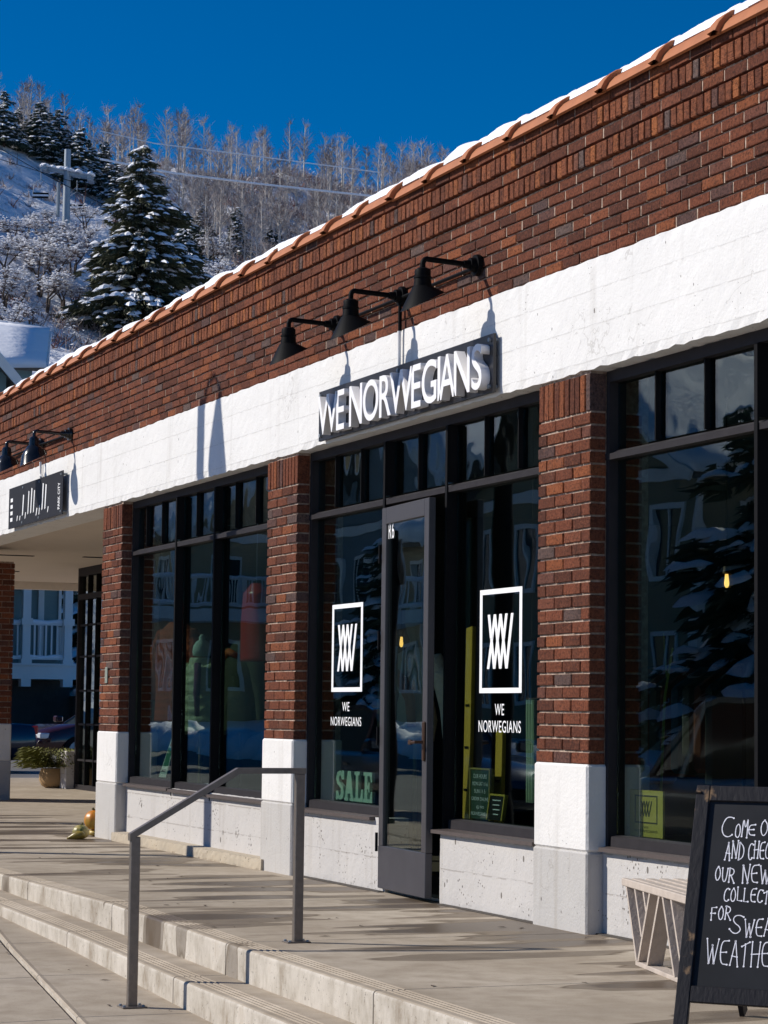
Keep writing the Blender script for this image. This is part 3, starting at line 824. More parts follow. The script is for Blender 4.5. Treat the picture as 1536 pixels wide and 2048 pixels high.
# ------------------------------------------------------------------ gooseneck lamps
def wall_lamp(x, z, label, style=0):
    t = thing('wall_lamp', label, 'wall lamp', (x, -0.022, z), 0, 'gooseneck lamps above the shop signs')
    mt = M['lampgloss'] if style else M['lampblack']
    b = MB()
    def cyl(y0, y1, r0, r1): b.tube([(0,y0,0),(0,y1,0)], [r0,r1], 20)
    cyl(0.012,-0.012,0.066,0.062); cyl(-0.0121,-0.045,0.045,0.040); cyl(-0.0451,-0.085,0.028,0.022)
    b.obj('wall_plate', mt, t, 35)
    b = MB(); pts = [(0,-0.07,0.0),(0,-0.31,0.010)]
    for k in range(5):
        a = PI/2*k/4; pts.append((0,-0.315-0.03*math.sin(a), 0.012-0.03*(1-math.cos(a))))
    pts.append((0,-0.345,-0.055)); b.tube(pts, 0.0165, 12); b.obj('arm', mt, t, 60)
    b = MB()
    if not style:
        prof = [((0,-0.345,-0.045),0.0,0.030),((0,-0.345,-0.055),0.0,0.046),((0,-0.345,-0.062),0,0.048),((0,-0.345,-0.095),0.0,0.048),((0,-0.345,-0.098),0.0,0.054),((0,-0.345,-0.108),0,0.054),((0,-0.345,-0.111),0,0.050),((0,-0.345,-0.155),0.02,0.054),((0,-0.345,-0.160),0.05,0.062),((0,-0.345,-0.245),0.50,0.128),((0,-0.345,-0.249),0.50,0.131)]
    else:
        prof = [((0,-0.345,-0.045),0.0,0.028),((0,-0.345,-0.06),0.0,0.045),((0,-0.345,-0.13),0.0,0.050),((0,-0.345,-0.140),0.05,0.064),((0,-0.345,-0.165),0.15,0.088),((0,-0.345,-0.20),0.28,0.115),((0,-0.345,-0.265),0.50,0.128),((0,-0.345,-0.269),0.50,0.131)]
    n = 28; vs = []; fs = []
    for (c, tilt, r) in prof:
        for j in range(n):
            a = 2*PI*j/n; px, py = r*math.cos(a), r*math.sin(a)
            vs.append((c[0]+px, c[1]+py*(1.0), c[2]+py*tilt))
    L = len(prof)
    for (c, tilt, r) in (prof[-1], prof[-3]):
        r2 = r-0.005
        for j in range(n):
            a = 2*PI*j/n; px, py = r2*math.cos(a), r2*math.sin(a)
            vs.append((c[0]+px, c[1]+py, c[2]+py*tilt+0.002))
    for k in range(L+1):
        for j in range(n): fs.append((k*n+j, k*n+(j+1)%n, (k+1)*n+(j+1)%n, (k+1)*n+j))
    fs.append(tuple((L+1)*n+j for j in range(n))); fs.append(tuple(range(n)))
    b.add(vs, fs); b.obj('shade', mt, t, 35)
    b = MB(); b.lathe([(0.0,-0.215),(0.022,-0.205),(0.026,-0.185),(0.014,-0.165)], (0,-0.345,0), 12); b.obj('bulb', simple('bulb_glass', (0.8,0.8,0.76), 0.2), t, 60)
    return t
wall_lamp(-12.948, 3.815, 'matt black gooseneck lamp over the last letters of the big white sign')
wall_lamp(-14.125, 3.812, 'matt black gooseneck lamp over the middle letters of the big white sign')
wall_lamp(-15.298, 3.800, 'matt black gooseneck lamp over the first letters of the big white sign')
wall_lamp(-22.542, 3.792, 'glossy black lamp over the right end of the small cut-out sign', 1)
wall_lamp(-23.69, 3.805, 'glossy black lamp over the left half of the small cut-out sign', 1)

# ------------------------------------------------------------------ signs on the band
t = thing('shop_sign', 'long black sign with raised white letters WE NORWEGIANS on the white band', 'sign', (-14.06,-0.02,3.0))
IN = Matrix.Translation((14.06,0.02,-3.0))
def sp(b, name, mt, smooth=None):
    o = b.obj(name, mt, t, smooth); o.matrix_parent_inverse = IN; return o
b = MB(); b.box((-15.515,-0.058,3.012),(-12.612,-0.040,3.356)); sp(b, 'backing_board', M['signboard'])
for bx in (-15.47,-14.06,-12.655):
    for bz in (3.048,3.322):
        b = MB(); b.tube([(bx,-0.012,bz),(bx,-0.072,bz)], 0.013, 12); sp(b, 'bolt', M['galv'], 40)
def letters(txt, x0, x1, z0, z1, y, depth, off=0.0, gap=0.0):
    ms = []; 
    for ch in txt:
        if ch == ' ': ms.append(None); continue
        me = text_mesh(ch, ext=0.1, off=off); co = np.array([v.co[:] for v in me.vertices]); ms.append((me, co[:,0].max()-co[:,0].min(), co[:,1].min(), co[:,1].max()))
    def gp(a, c): return gap*(-0.75 if (a in 'WA' or c in 'WA') else (0.7 if a in 'OGRS' or c in 'OG' else 1.0)) if a != ' ' and c != ' ' else 0.0
    SPW = 0.26; gaps = [gp(a, c) for a, c in zip(txt[:-1], txt[1:])]+[0.0]
    tot = sum((m[1] if m else SPW)+q for m, q in zip(ms, gaps)); k = (x1-x0)/tot; x = x0; out = []
    for m, q in zip(ms, gaps):
        if m is None: x += SPW*k; continue
        out.append(fit_text(m[0], x, x+m[1]*k, z0, z1, y, depth)); x += (m[1]+q)*k
    return out
for me in letters('WE NORWEGIANS', -15.385, -12.650, 3.034, 3.303, -0.116, 0.056, 0.006, 0.075):
    me.name = 'letter'; o = link('letter', me, M['letter'], t); o.matrix_parent_inverse = IN

t = thing('cutout_sign', 'small dark metal sign with narrow cut-out lettering on the white band', 'sign', (-23.65,-0.02,3.0))
IN = Matrix.Translation((23.65,0.02,-3.0))
b = MB(); b.box((-24.82,-0.070,3.018),(-22.56,-0.062,3.442)); sp(b, 'plate', simple('dark_plate', (0.022,0.022,0.026), 0.5, spec=0.15))
for bx, bz in ((-24.2,3.41),(-23.5,3.41),(-22.62,3.41),(-24.2,3.05),(-23.5,3.05),(-22.62,3.05)):
    b = MB(); b.tube([(bx,-0.012,bz),(bx,-0.076,bz)], 0.012, 10); sp(b, 'bolt', M['galv'], 40)
b = MB()
r = random.Random(3)
for k in range(4):
    b = MB(); b.box((-24.735,-0.0712,3.09+0.068*k),(-24.64,-0.0704,3.128+0.068*k)); sp(b, 'cut_slot', M['vinyl'])
xx = -24.45
for k, (w_, zt) in enumerate(((0.05,0.06),(0.05,0.05),(0.07,0.22),(0.05,0.07),(0.06,0.24),(0.07,0.26),(0.06,0.23),(0.06,0.08),(0.05,0.10),(0.07,0.27),(0.07,0.25),(0.05,0.06))):
    z0 = 3.075 if zt < 0.15 else 3.115
    b = MB(); b.prism([(xx,z0),(xx+w_*0.5,z0+0.01),(xx+w_,z0+zt*0.96),(xx+w_*0.45,z0+zt)], 0.0008, 'y', -0.0712); xx += 0.118
    sp(b, 'cut_slot', M['vinyl'])
me = text_mesh('PARK CITY', off=0.01)
co = np.array([v.co[:] for v in me.vertices]); lo, hi = co.min(0), co.max(0)
out = np.empty_like(co); out[:,0] = -22.66-(co[:,1]-lo[1])/(hi[1]-lo[1])*0.085; out[:,2] = 3.075+(co[:,0]-lo[0])/(hi[0]-lo[0])*0.26; out[:,1] = -0.0712
me.vertices.foreach_set('co', out.ravel().astype(np.float32)); me.update(); me.name = 'cut_lettering'
o = link('cut_lettering', me, M['vinyl'], t); o.matrix_parent_inverse = IN

# ------------------------------------------------------------------ handrail on the steps
t = thing('handrail', 'bare steel handrail bent down over the two concrete steps', 'handrail', (-11.462,-1.9,0))
IN = Matrix.Translation((11.462,1.9,0))
HX = -11.462
b = MB(); b.box((HX-0.018,-1.656,0.006),(HX+0.018,-1.609,0.840),0.003); sp(b, 'post', M['steel'])
zw = z_walk(HX)
b = MB(); b.box((HX-0.018,-2.508,zw+0.006),(HX+0.018,-2.461,0.532),0.003); sp(b, 'post', M['steel'])
b = MB(); b.box((HX-0.045,-1.70,0.0),(HX+0.045,-1.575,0.007),0.002); sp(b, 'base_plate', M['steel'])
b = MB(); b.box((HX-0.055,-2.545,zw),(HX+0.055,-2.42,zw+0.007),0.002); sp(b, 'base_plate', M['steel'])
for (yy, zz) in ((-1.685,0.007),(-1.59,0.007),(-2.532,zw+0.007),(-2.435,zw+0.007)):
    for xx in (-0.034, 0.034):
        b = MB(); b.lathe([(0.008,0),(0.008,0.006),(0.004,0.008)], (HX+xx,yy,zz), 6); sp(b, 'bolt', M['galv'])
b = MB(); prof = [(-2.515,0.548),(-1.965,0.869),(-1.605,0.869),(-1.605,0.8405),(-1.956,0.8405),(-2.515,0.514)]
b.prism(prof, 0.040, 'x', HX-0.020); sp(b, 'rail', M['steel'])

b = MB(); r = random.Random(21)
for k in range(46):
    x = r.uniform(-19, -8.6); y = r.choice([r.uniform(-1.8,-0.1), r.uniform(-1.8,-0.1), r.uniform(-2.9,-2.25)]); z = 0.002 if y > -1.9 else z_walk(x)+0.003
    L = r.uniform(0.008,0.034); a = r.uniform(0, 6.28); c, q = math.cos(a), math.sin(a); wd = L*r.uniform(0.2,0.5)
    b.add([(x-c*L,y-q*L,z),(x+q*wd,y-c*wd,z+0.004),(x+c*L,y+q*L,z+0.002),(x-q*wd,y+c*wd,z+0.003)], [(0,1,2,3)])
tag(b.obj('leaf_litter', simple('dead_leaf', (0.06,0.04,0.025), 0.9)), 'scattered tiny dead leaves and grit on the paving', 'leaves', kind='stuff')

# ------------------------------------------------------------------ chalkboard
CB0 = Vector((-7.700,-1.575,0)); cw = Vector((0.731,0.683,0)).normalized(); cn = Vector((-0.683,0.731,0)).normalized()
cv = (cn*0.3+Vector((0,0,0.9))).normalized(); cf = cw.cross(cv)      # cf points to the reader
if cf.dot(CAM-CB0) < 0: cf = -cf
t = thing('chalkboard', 'black wooden sandwich board with white chalk lettering on the pavement', 'chalkboard', tuple(CB0))
MC = Matrix((cw, cv, cf)).transposed().to_4x4()
def cb(b, name, mt, smooth=None):
    me = b.mesh(name, smooth); me.transform(MC); return link(name, me, mt, t)
W_ = 0.61
for u in (0.0, W_-0.052):
    b = MB(); b.box((u,0.0,-0.022),(u+0.052,0.948,0.0),0.003); cb(b, 'side_rail', M['wornwood'])
b = MB(); b.box((0.0525,0.888,-0.021),(W_-0.0525,0.947,-0.001),0.003); cb(b, 'top_rail', M['wornwood'])
b = MB(); b.box((0.0525,0.140,-0.021),(W_-0.0525,0.200,-0.001),0.003); cb(b, 'bottom_rail', M['wornwood'])
b = MB(); b.box((0.050,0.198,-0.019),(W_-0.05,0.890,-0.012)); cb(b, 'writing_panel', M['slate'])
# rear frame
for u in (0.01, W_-0.06):
    a0 = cw*u+cn*0.305+Vector((0,0,0.885)); a1 = cw*(u+0.02)+cn*0.80+Vector((0,0,0.012))
    b = MB(); b.beam(a0, a1, 0.048, 0.020, tuple(cw)); b.obj('rear_leg', M['wornwood'], t)
a0 = cw*0.06+cn*0.70+Vector((0,0,0.19)); a1 = cw*(W_-0.06)+cn*0.70+Vector((0,0,0.19))
b = MB(); b.beam(a0, a1, 0.02, 0.045); b.obj('rear_rail', M['wornwood'], t)
ST = {'C':[[(1,.93),(.75,1),(.4,.97),(.1,.7),(0,.4),(.15,.1),(.5,0),(.8,.04),(1,.12)]],
 'O':[[(.5,1),(.15,.85),(0,.5),(.15,.12),(.5,0),(.85,.15),(1,.5),(.85,.88),(.5,1)]],
 'M':[[(0,.05),(.12,.95),(.45,.3),(.8,1),(.75,0)]], 'E':[[(1,1),(0,.95),(.05,.02),(.95,0)],[(.03,.5),(.8,.52)]],
 'A':[[(0,0),(.5,1)],[(.5,1),(1,-.05)],[(.2,.38),(.85,.35)]], 'N':[[(.08,0),(0,1)],[(0,1),(.85,.02)],[(.85,0),(1,1.05)]],
 'D':[[(0,0),(.05,1)],[(.05,1),(.7,.85),(1,.5),(.7,.1),(0,0)]], 'H':[[(0,1),(.05,0)],[(1,1.02),(.95,0)],[(.03,.5),(.98,.52)]],
 'K':[[(0,1),(0,0)],[(.9,1),(.02,.45)],[(.02,.45),(1,0)]], 'U':[[(0,1),(.05,.3),(.4,0),(.8,.15),(1,1)]],
 'R':[[(0,0),(.05,1)],[(.05,1),(.7,.95),(.9,.72),(.6,.5),(.05,.48)],[(.3,.48),(1,-.05)]], 'W':[[(0,1),(.28,0)],[(.28,0),(.5,.75)],[(.5,.75),(.72,0)],[(.72,0),(1,1)]],
 'L':[[(0,1),(.05,.03),(.9,0)]], 'T':[[(0,.8),(1,1)],[(.5,.9),(.5,0)]], 'I':[[(.5,1),(.5,0)]], 'F':[[(.1,0),(0,.95),(.9,1)],[(.03,.5),(.7,.53)]],
 'S':[[(1,.9),(.7,1),(.35,.95),(.2,.75),(.4,.55),(.75,.4),(.85,.18),(.6,0),(.25,.03),(0,.22)]]}
ch = MB()
def ribbon(pts, wd, z=-0.0112):
    # smooth the polyline a little, then make flat strips
    if len(pts) > 3:
        for _ in range(2):
            q = [pts[0]]
            for a, c in zip(pts[:-1], pts[1:]): q += [(a[0]*.75+c[0]*.25, a[1]*.75+c[1]*.25), (a[0]*.25+c[0]*.75, a[1]*.25+c[1]*.75)]
            pts = q+[pts[-1]]
    vs = []
    for k, p in enumerate(pts):
        a = pts[max(0,k-1)]; c = pts[min(len(pts)-1,k+1)]; dx, dy = c[0]-a[0], c[1]-a[1]; L = math.hypot(dx,dy) or 1
        wk = wd*(0.8+0.4*random.random()); nx, ny = -dy/L*wk/2, dx/L*wk/2
        vs += [(p[0]+nx,p[1]+ny,z),(p[0]-nx,p[1]-ny,z)]
    ch.add(vs, [(2*k,2*k+1,2*k+3,2*k+2) for k in range(len(pts)-1)])
def dot(p, r, z=-0.0108):
    ch.add([(p[0]+r*math.cos(2*PI*k/9), p[1]+r*math.sin(2*PI*k/9), z) for k in range(9)], [tuple(range(9))])
def write(txt, u0, u1, v0, v1, wd=0.0036, dots=True, slope=0.0):
    wid = {'I': 0.35, 'M': 1.15, 'W': 1.35, ' ': 0.75}
    tot = sum(wid.get(c, 0.9) for c in txt)+0.32*(len(txt)-1); k = (u1-u0)/tot; x = u0
    for i, c in enumerate(txt):
        lw = wid.get(c, 0.9)*k; jz = random.uniform(-0.004,0.004)
        for s in ST.get(c, []):
            pts = [(x+a*lw+random.uniform(-1,1)*0.001, v0+jz+slope*i+bb*(v1-v0)+random.uniform(-1,1)*0.001) for a, bb in s]
            ribbon(pts, wd)
            if dots:
                dot(pts[0], 0.0036)
                if c not in 'O': dot(pts[-1], 0.0036)
        x += lw+0.32*k
write('C',0.108,0.150,0.757,0.834); write('O',0.160,0.180,0.753,0.806,dots=False); write('M',0.186,0.212,0.752,0.838); write('E',0.211,0.234,0.768,0.808)
write('ON IN',0.255,0.40,0.762,0.820)
write('AND',0.130,0.201,0.673,0.736); write('CHECK',0.217,0.318,0.676,0.738)
write('OUR',0.100,0.173,0.588,0.640); write('NEW',0.203,0.305,0.590,0.655); 
write('COLLECTION',0.141,0.372,0.517,0.566); write('FOR',0.099,0.173,0.446,0.494)
write('S',0.172,0.222,0.397,0.466); write('WEATER'[0:3],0.228,0.325,0.392,0.455); write('TER',0.337,0.415,0.398,0.455)
write('WEATHER',0.095,0.368,0.284,0.372)
cb(ch, 'chalk_lettering', M['chalk'])

# ------------------------------------------------------------------ slatted bench by the wall
t = thing('slatted_bench', 'weathered pale slatted wooden bench with W shaped sides by the low wall', 'bench', (-10.26,-0.44,0), R_(-13.5))
def bb(b, name, mt=M['woodwhite']): return b.obj(name, mt, t)
# local: x along the bench, y towards the wall
TZ = 0.385
b = MB(); b.box((0.0,0.0,TZ-0.036),(1.25,0.030,TZ),0.004); bb(b, 'front_rail')
b = MB(); b.box((0.0,0.36,TZ-0.036),(1.25,0.392,TZ),0.004); bb(b, 'back_rail')
for k in range(5):
    b = MB(); y = 0.045+0.066*k
    b.box((0.02+0.004*(k%2),y,TZ-0.020),(1.25,y+0.044,TZ-0.001),0.003); bb(b, 'top_slat')
for k in range(3):
    b = MB(); b.box((0.12+0.45*k,0.0325,TZ-0.036),(0.16+0.45*k,0.3595,TZ-0.021)); bb(b, 'cross_bar')
def slat(x0, z0, x1, z1, y, wd=0.024):
    b = MB(); d = 1 if x1 > x0 else -1
    b.prism([(x0,z0),(x0+wd,z0),(x1+wd,z1),(x1,z1)], 0.072, 'y', y); return bb(b, 'side_slat')
zt = TZ-0.0365
def xl(x0, z): return x0+0.60*(zt-z)          # a slat leaning one way
def xr(x0, z): return x0+0.63*(z-0.022)       # and the other
for y in (0.004,):
    for x0, zb in ((0.065,0.022),(0.225,0.140),(0.380,0.262)): slat(x0, zt, xl(x0, zb), zb, y)
    for x0 in (0.285,0.450): slat(xr(x0, zt), zt, x0, 0.0225, y+0.0005)
    for x0 in (0.72,0.86): slat(x0, zt, xl(x0, 0.022), 0.022, y)
    slat(1.20, zt, 1.01, 0.0225, y+0.0005)
b = MB(); b.box((0.245,0.006,0.0),(1.06,0.080,0.0215),0.003); bb(b, 'foot_board')
for x0 in (0.10, 1.12):
    b = MB(); b.box((x0,0.325,0.0),(x0+0.05,0.36,zt)); bb(b, 'rear_leg')

# ------------------------------------------------------------------ squashes beside the pillar
def squash(name, label, loc, r, hz, c1, c2, ribs, neck=0):
    t = thing(name, label, 'pumpkin', loc, random.uniform(0,6), 'squashes beside the pillar')
    g = G(name+'_skin'); v = g.co.outputs['Object']; n = g.noise(9, 4, v); s2 = g.noise(26, 4, g.mapp((1,1,0.25), src=v))
    mt = g.bsdf(g.mix(g.math('MULTIPLY', g.math('SUBTRACT', g.math('ADD', n, g.math('MULTIPLY', s2, 0.6)), 0.62, clamp=True), 4, clamp=True), c1, c2), 0.4, 0, g.bump(n, 0.2, 0.01))
    b = MB(); prof = [(max(0.001, r*math.sin(a)**0.85), hz*(1-math.cos(a))/2) for a in np.linspace(0.05, PI-0.12, 14)]
    b.lathe(prof, (0,0,0), 40, lambda a: 1-0.07*abs(math.sin(a*ribs/2))**0.5*0.9 if ribs else 1)
    b.obj('rind', mt, t, 180)
    b = MB(); b.tube([(0,0,hz*0.93),(0.006,0.004,hz*1.02),(0.02,0.01,hz*1.10)], [0.014,0.010,0.012], 7); b.obj('stalk', simple('stalk', (0.10,0.09,0.03), 0.8), t, 60)
    return t
squash('squash', 'round green and cream striped squash on the pavement', (-20.98,-0.235,0), 0.078, 0.125, (0.05,0.09,0.02), (0.46,0.36,0.12), 10)
squash('pumpkin', 'small orange pumpkin tucked behind the foot of the pillar', (-21.43,0.010,0.055), 0.100, 0.180, (0.62,0.19,0.012), (0.36,0.20,0.02), 9)
t = thing('gourd', 'yellow green crookneck gourd lying in front of the striped squash', 'gourd', (-20.88,-0.29,0), 0, 'squashes beside the pillar')
b = MB(); b.tube([(0.045,0.052,0.037),(0.022,0.037,0.043),(-0.004,0.0,0.041),(-0.022,-0.037,0.028),(-0.034,-0.067,0.016),(-0.038,-0.086,0.009)], [0.009,0.034,0.040,0.027,0.014,0.006], 14)
b.obj('rind', simple('gourd_skin', (0.26,0.19,0.03), 0.35, 0, 0.6, 14), t, 180)
t = thing('gourd', 'pale yellow gourd tucked under the orange pumpkin', 'gourd', (-21.43,0.025,0), 0, 'squashes beside the pillar')
b = MB(); b.lathe([(0.02,0.0),(0.062,0.012),(0.075,0.033),(0.058,0.052),(0.02,0.060)], (0,0,0), 18); b.obj('rind', simple('pale_gourd', (0.50,0.36,0.09), 0.4), t, 180)

# ------------------------------------------------------------------ potted evergreen at the end of the arcade
t = thing('plant_pot', 'round tan stone pot holding a feathery green conifer shrub', 'plant pot', (-34.55,2.95,-0.005))
b = MB(); b.lathe([(0.12,0.0),(0.19,0.04),(0.225,0.12),(0.225,0.20),(0.20,0.27),(0.195,0.285),(0.17,0.285),(0.165,0.25),(0.02,0.24)], (0,0,0), 28); b.obj('pot', simple('tan_stone', (0.36,0.23,0.11), 0.8, 0, 0.3, 6, 0.3, 40, 0.004), t, 60)
def leaves(n, fn, size, mt, name, parent, aspect=0.28):
    vs = []; fs = []
    for k in range(n):
        p, d = fn(); d = Vector(d).normalized(); s = d.orthogonal().normalized(); s = (Matrix.Rotation(random.uniform(0, 2*PI), 3, d) @ s)
        L = size*random.uniform(0.5, 1.3); o = len(vs); p = Vector(p)
        vs += [tuple(p-s*L*aspect/2), tuple(p+s*L*aspect/2), tuple(p+d*L)]; fs.append((o, o+1, o+2))
    me = bpy.data.meshes.new(name); me.from_pydata(vs, [], fs); return link(name, me, mt, parent)
def pf():
    a = random.uniform(0, 2*PI); e = random.random(); L = random.uniform(0.1, 1.0)
    rr = 0.56*L; z = 0.27+0.46*math.sin(e*1.5)*L*(1-0.35*L)+0.03
    return (rr*math.cos(a)*(0.5+0.5*math.cos(e)), rr*math.sin(a)*(0.5+0.5*math.cos(e)), z), (math.cos(a), math.sin(a), 0.25-0.6*L)
leaves(4200, pf, 0.095, simple('juniper', (0.125,0.130,0.022), 0.7, 0, 0.6, 9), 'foliage', t)

# ------------------------------------------------------------------ street posts that throw their shadows on the shop front
def street_lamp(x, y, label):
    zb = z_walk(x)-0.01
    t = thing('street_lamp', label, 'street lamp', (x, y, zb))
    b = MB(); b.lathe([(0.15,0),(0.15,0.10),(0.11,0.16),(0.085,0.6),(0.08,0.62)], (0,0,0), 14); b.obj('base', M['black'], t, 40)
    b = MB(); b.tube([(0,0,0.55),(0,0,3.2),(0,0,6.2)], [0.095,0.090,0.085], 12); b.obj('pole', M['black'], t, 60)
    b = MB(); b.tube([(0,0,6.15),(0.12,0,6.36),(0.30,0,6.40),(0.44,0,6.27)], 0.022, 8); b.obj('arm', M['black'], t, 60)
    b = MB(); b.lathe([(0.025,6.28),(0.05,6.20),(0.075,6.10),(0.13,5.92),(0.19,5.72),(0.20,5.60),(0.16,5.42),(0.10,5.20),(0.09,5.05),(0.03,4.95)], (0.44,0,0), 16); b.obj('lantern', M['black'], t, 60)
    return t
street_lamp(-20.22, -3.22, 'tall black street lamp with one hanging lantern at the kerb')
t = thing('sign_post', 'slim black kerbside post with a small blank plate', 'post', (-25.75,-2.95,z_walk(-25.75)-0.01))
b = MB(); b.tube([(0,0,0),(0,0,3.3)], [0.09,0.075], 12); b.obj('pole', M['black'], t, 60)
b = MB(); b.box((-0.16,-0.10,2.7),(0.16,-0.085,3.2)); b.obj('plate', M['galv'], t)

# ------------------------------------------------------------------ display in the shop windows
def dress_form(name, label, cat, loc, prof, mt, rz=0, sleeves=True, quilt=0.0, hat=None, group=None, hang=False, legs=False):
    """a jacket or torso as an elliptical loft: prof = [(z, half width, half depth)]"""
    t = thing(name, label, cat, loc, rz, group)
    b = MB(); n = 22; vs = []; fs = []; P = []
    for (z0, a0, c0), (z1, a1, c1) in zip(prof[:-1], prof[1:]):
        for k in range(10):
            u = k/10; P.append((z0+(z1-z0)*u, a0+(a1-a0)*u, c0+(c1-c0)*u))
    P.append(prof[-1])
    for i, (z, a, c) in enumerate(P):
        q = 1+quilt*abs(math.sin(z*PI/0.085)) if quilt else 1
        for j in range(n):
            tt = 2*PI*j/n; fold = 1+0.03*math.sin(5*tt+z*9)
            vs.append((a*q*fold*math.cos(tt), c*q*fold*math.sin(tt), z))
    for i in range(len(P)-1):
        for j in range(n): fs.append((i*n+j, i*n+(j+1)%n, (i+1)*n+(j+1)%n, (i+1)*n+j))
    fs.append(tuple(range(n))); fs.append(tuple((len(P)-1)*n+j for j in range(n)))
    b.add(vs, fs); b.obj('body', mt, t, 180)
    if sleeves:
        zs = prof[-2][0]; wsh = prof[-2][1]
        for s in (-1, 1):
            b = MB(); pts = [(s*wsh*0.80,0,zs-0.03),(s*(wsh+0.06),0.0,zs-0.16),(s*(wsh+0.10),0.02,zs-0.38),(s*(wsh+0.11),0.03,zs-0.60)]
            pp = []
            for k in range(25):
                u = k/24*3; i = min(2, int(u)); f = u-i; pp.append(tuple(pts[i][q]*(1-f)+pts[i+1][q]*f for q in range(3)))
            rr = [(0.085-0.03*k/24)*(1+quilt*1.6*abs(math.sin(k*0.75))) for k in range(25)]
            b.tube(pp, rr, 12); b.obj('sleeve', mt, t, 180)
    return t
def cloth(name, col, sc=9, rough=0.75, plaid=False):
    g = G(name); v = g.co.outputs['Object']; n = g.noise(sc, 5, v, 0.6, 1.2); c = g.mix(n, tuple(k*0.7 for k in col), tuple(k*1.2 for k in col))
    if plaid:
        w1 = g.n('TexWave', Scale=6.0); g.l(v, w1.inputs['Vector']); w2 = g.n('TexWave', Scale=5.0, _bands_direction='Z'); g.l(v, w2.inputs['Vector'])
        c = g.mix(g.math('MULTIPLY', w1.outputs['Fac'], w2.outputs['Fac']), c, tuple(k*0.35 for k in col))
    return g.bsdf(c, rough, 0, g.bump(n, 0.9, 0.03), 0.2)
pl = cloth('rust_wool', (0.42,0.085,0.04), 6, 0.9, True)
t = dress_form('hanging_coat', 'rust red wool coat hanging in the left shop window', 'coat', (-20.25,0.40,0), [(1.05,0.30,0.10),(1.3,0.29,0.11),(1.65,0.28,0.12),(1.84,0.23,0.10),(1.92,0.09,0.06)], pl, 0.3)
b = MB(); b.tube([(0,0,1.90),(0,0,2.02),(0.03,0,2.06),(0.05,0,2.03)], 0.004, 6); b.tube([(0,0,2.06),(0,0,2.9)], 0.003, 6); b.obj('hanger', M['galv'], t)
gp = cloth('sage_nylon', (0.55,0.58,0.40), 7, 0.5)
t = dress_form('jacket_form', 'pale green quilted puffer jacket with knitted hat on a stand', 'jacket', (-19.72,0.46,0), [(0.97,0.21,0.14),(1.15,0.23,0.15),(1.36,0.22,0.14),(1.50,0.19,0.11),(1.545,0.11,0.09),(1.60,0.095,0.085)], gp, 0.5, True, 0.10)
b = MB(); b.lathe([(0.05,1.612),(0.078,1.618),(0.082,1.66),(0.074,1.70),(0.055,1.735),(0.025,1.755),(0.03,1.775),(0.012,1.80)], (0,0,0), 16); b.obj('knit_hat', simple('pale_knit', (0.45,0.55,0.50), 0.9, 0, 0.2, 60), t, 180)
b = MB(); b.tube([(0,0,0.02),(0,0,1.02)], 0.016, 8); b.lathe([(0.16,0.003),(0.16,0.018),(0.03,0.03)], (0,0,0), 16); b.obj('stand', simple('brass_stand', (0.35,0.25,0.10), 0.4, 0.7), t, 40)
b = MB(); b.tube([(0.08,-0.13,1.55),(0.11,-0.17,1.3),(0.12,-0.17,1.10)], [0.03,0.028,0.02], 8); b.obj('scarf', simple('plum_scarf', (0.10,0.02,0.09), 0.9), t, 180)
t = dress_form('jacket_form', 'dark olive jacket with orange collar on a stand in the left window', 'jacket', (-19.05,0.60,0), [(0.98,0.25,0.16),(1.25,0.27,0.17),(1.5,0.26,0.15),(1.66,0.20,0.11),(1.73,0.09,0.07)], cloth('olive_cloth', (0.05,0.055,0.03), 6), 0.2)
b = MB(); b.tube([(-0.10,-0.11,1.60),(0,-0.13,1.64),(0.10,-0.10,1.60)], 0.03, 8); b.obj('scarf', simple('orange_scarf', (0.5,0.11,0.02), 0.8), t, 180)
b = MB(); b.tube([(0,0,0.02),(0,0,1.0)], 0.016, 8); b.lathe([(0.16,0.003),(0.16,0.018),(0.03,0.03)], (0,0,0), 16); b.obj('stand', M['black'], t, 40)
t = dress_form('hanging_coat', 'deep red jacket hanging beside the middle pillar', 'coat', (-18.42,0.50,0), [(1.55,0.17,0.10),(1.85,0.17,0.11),(2.10,0.14,0.09),(2.18,0.05,0.04)], simple('deep_red_shell', (0.42,0.03,0.022), 0.3), 0.2, False)
b = MB(); b.tube([(0,0,2.16),(0,0,2.95)], 0.004, 6); b.obj('hanger', M['galv'], t)
t = dress_form('mannequin', 'cream dress form with rust scarf just behind the door', 'mannequin', (-16.02,0.90,0), [(0.95,0.15,0.12),(1.1,0.17,0.13),(1.28,0.13,0.10),(1.45,0.18,0.12),(1.56,0.17,0.10),(1.62,0.06,0.055)], cloth('cream_knit', (0.72,0.66,0.50), 8), 0.6)
b = MB(); b.lathe([(0.05,1.60),(0.052,1.68),(0.075,1.72),(0.092,1.80),(0.09,1.88),(0.06,1.95),(0.015,1.97)], (0,0,0), 18, None, 0.85, 1.0); b.obj('head', simple('form_head', (0.25,0.27,0.20), 0.6), t, 180)
b = MB(); b.tube([(-0.13,-0.10,1.46),(-0.02,-0.15,1.38),(0.05,-0.15,1.25),(0.06,-0.14,1.05)], [0.03,0.045,0.04,0.03], 10); b.obj('scarf', simple('rust_scarf', (0.45,0.13,0.03), 0.8, 0, 0.5, 20), t, 180)
b = MB(); b.tube([(0,0,0.02),(0,0,1.0)], 0.016, 8); b.lathe([(0.16,0.003),(0.16,0.018),(0.03,0.03)], (0,0,0), 16); b.obj('stand', simple('brass_stand', (0.35,0.25,0.10), 0.4, 0.7), t, 40)

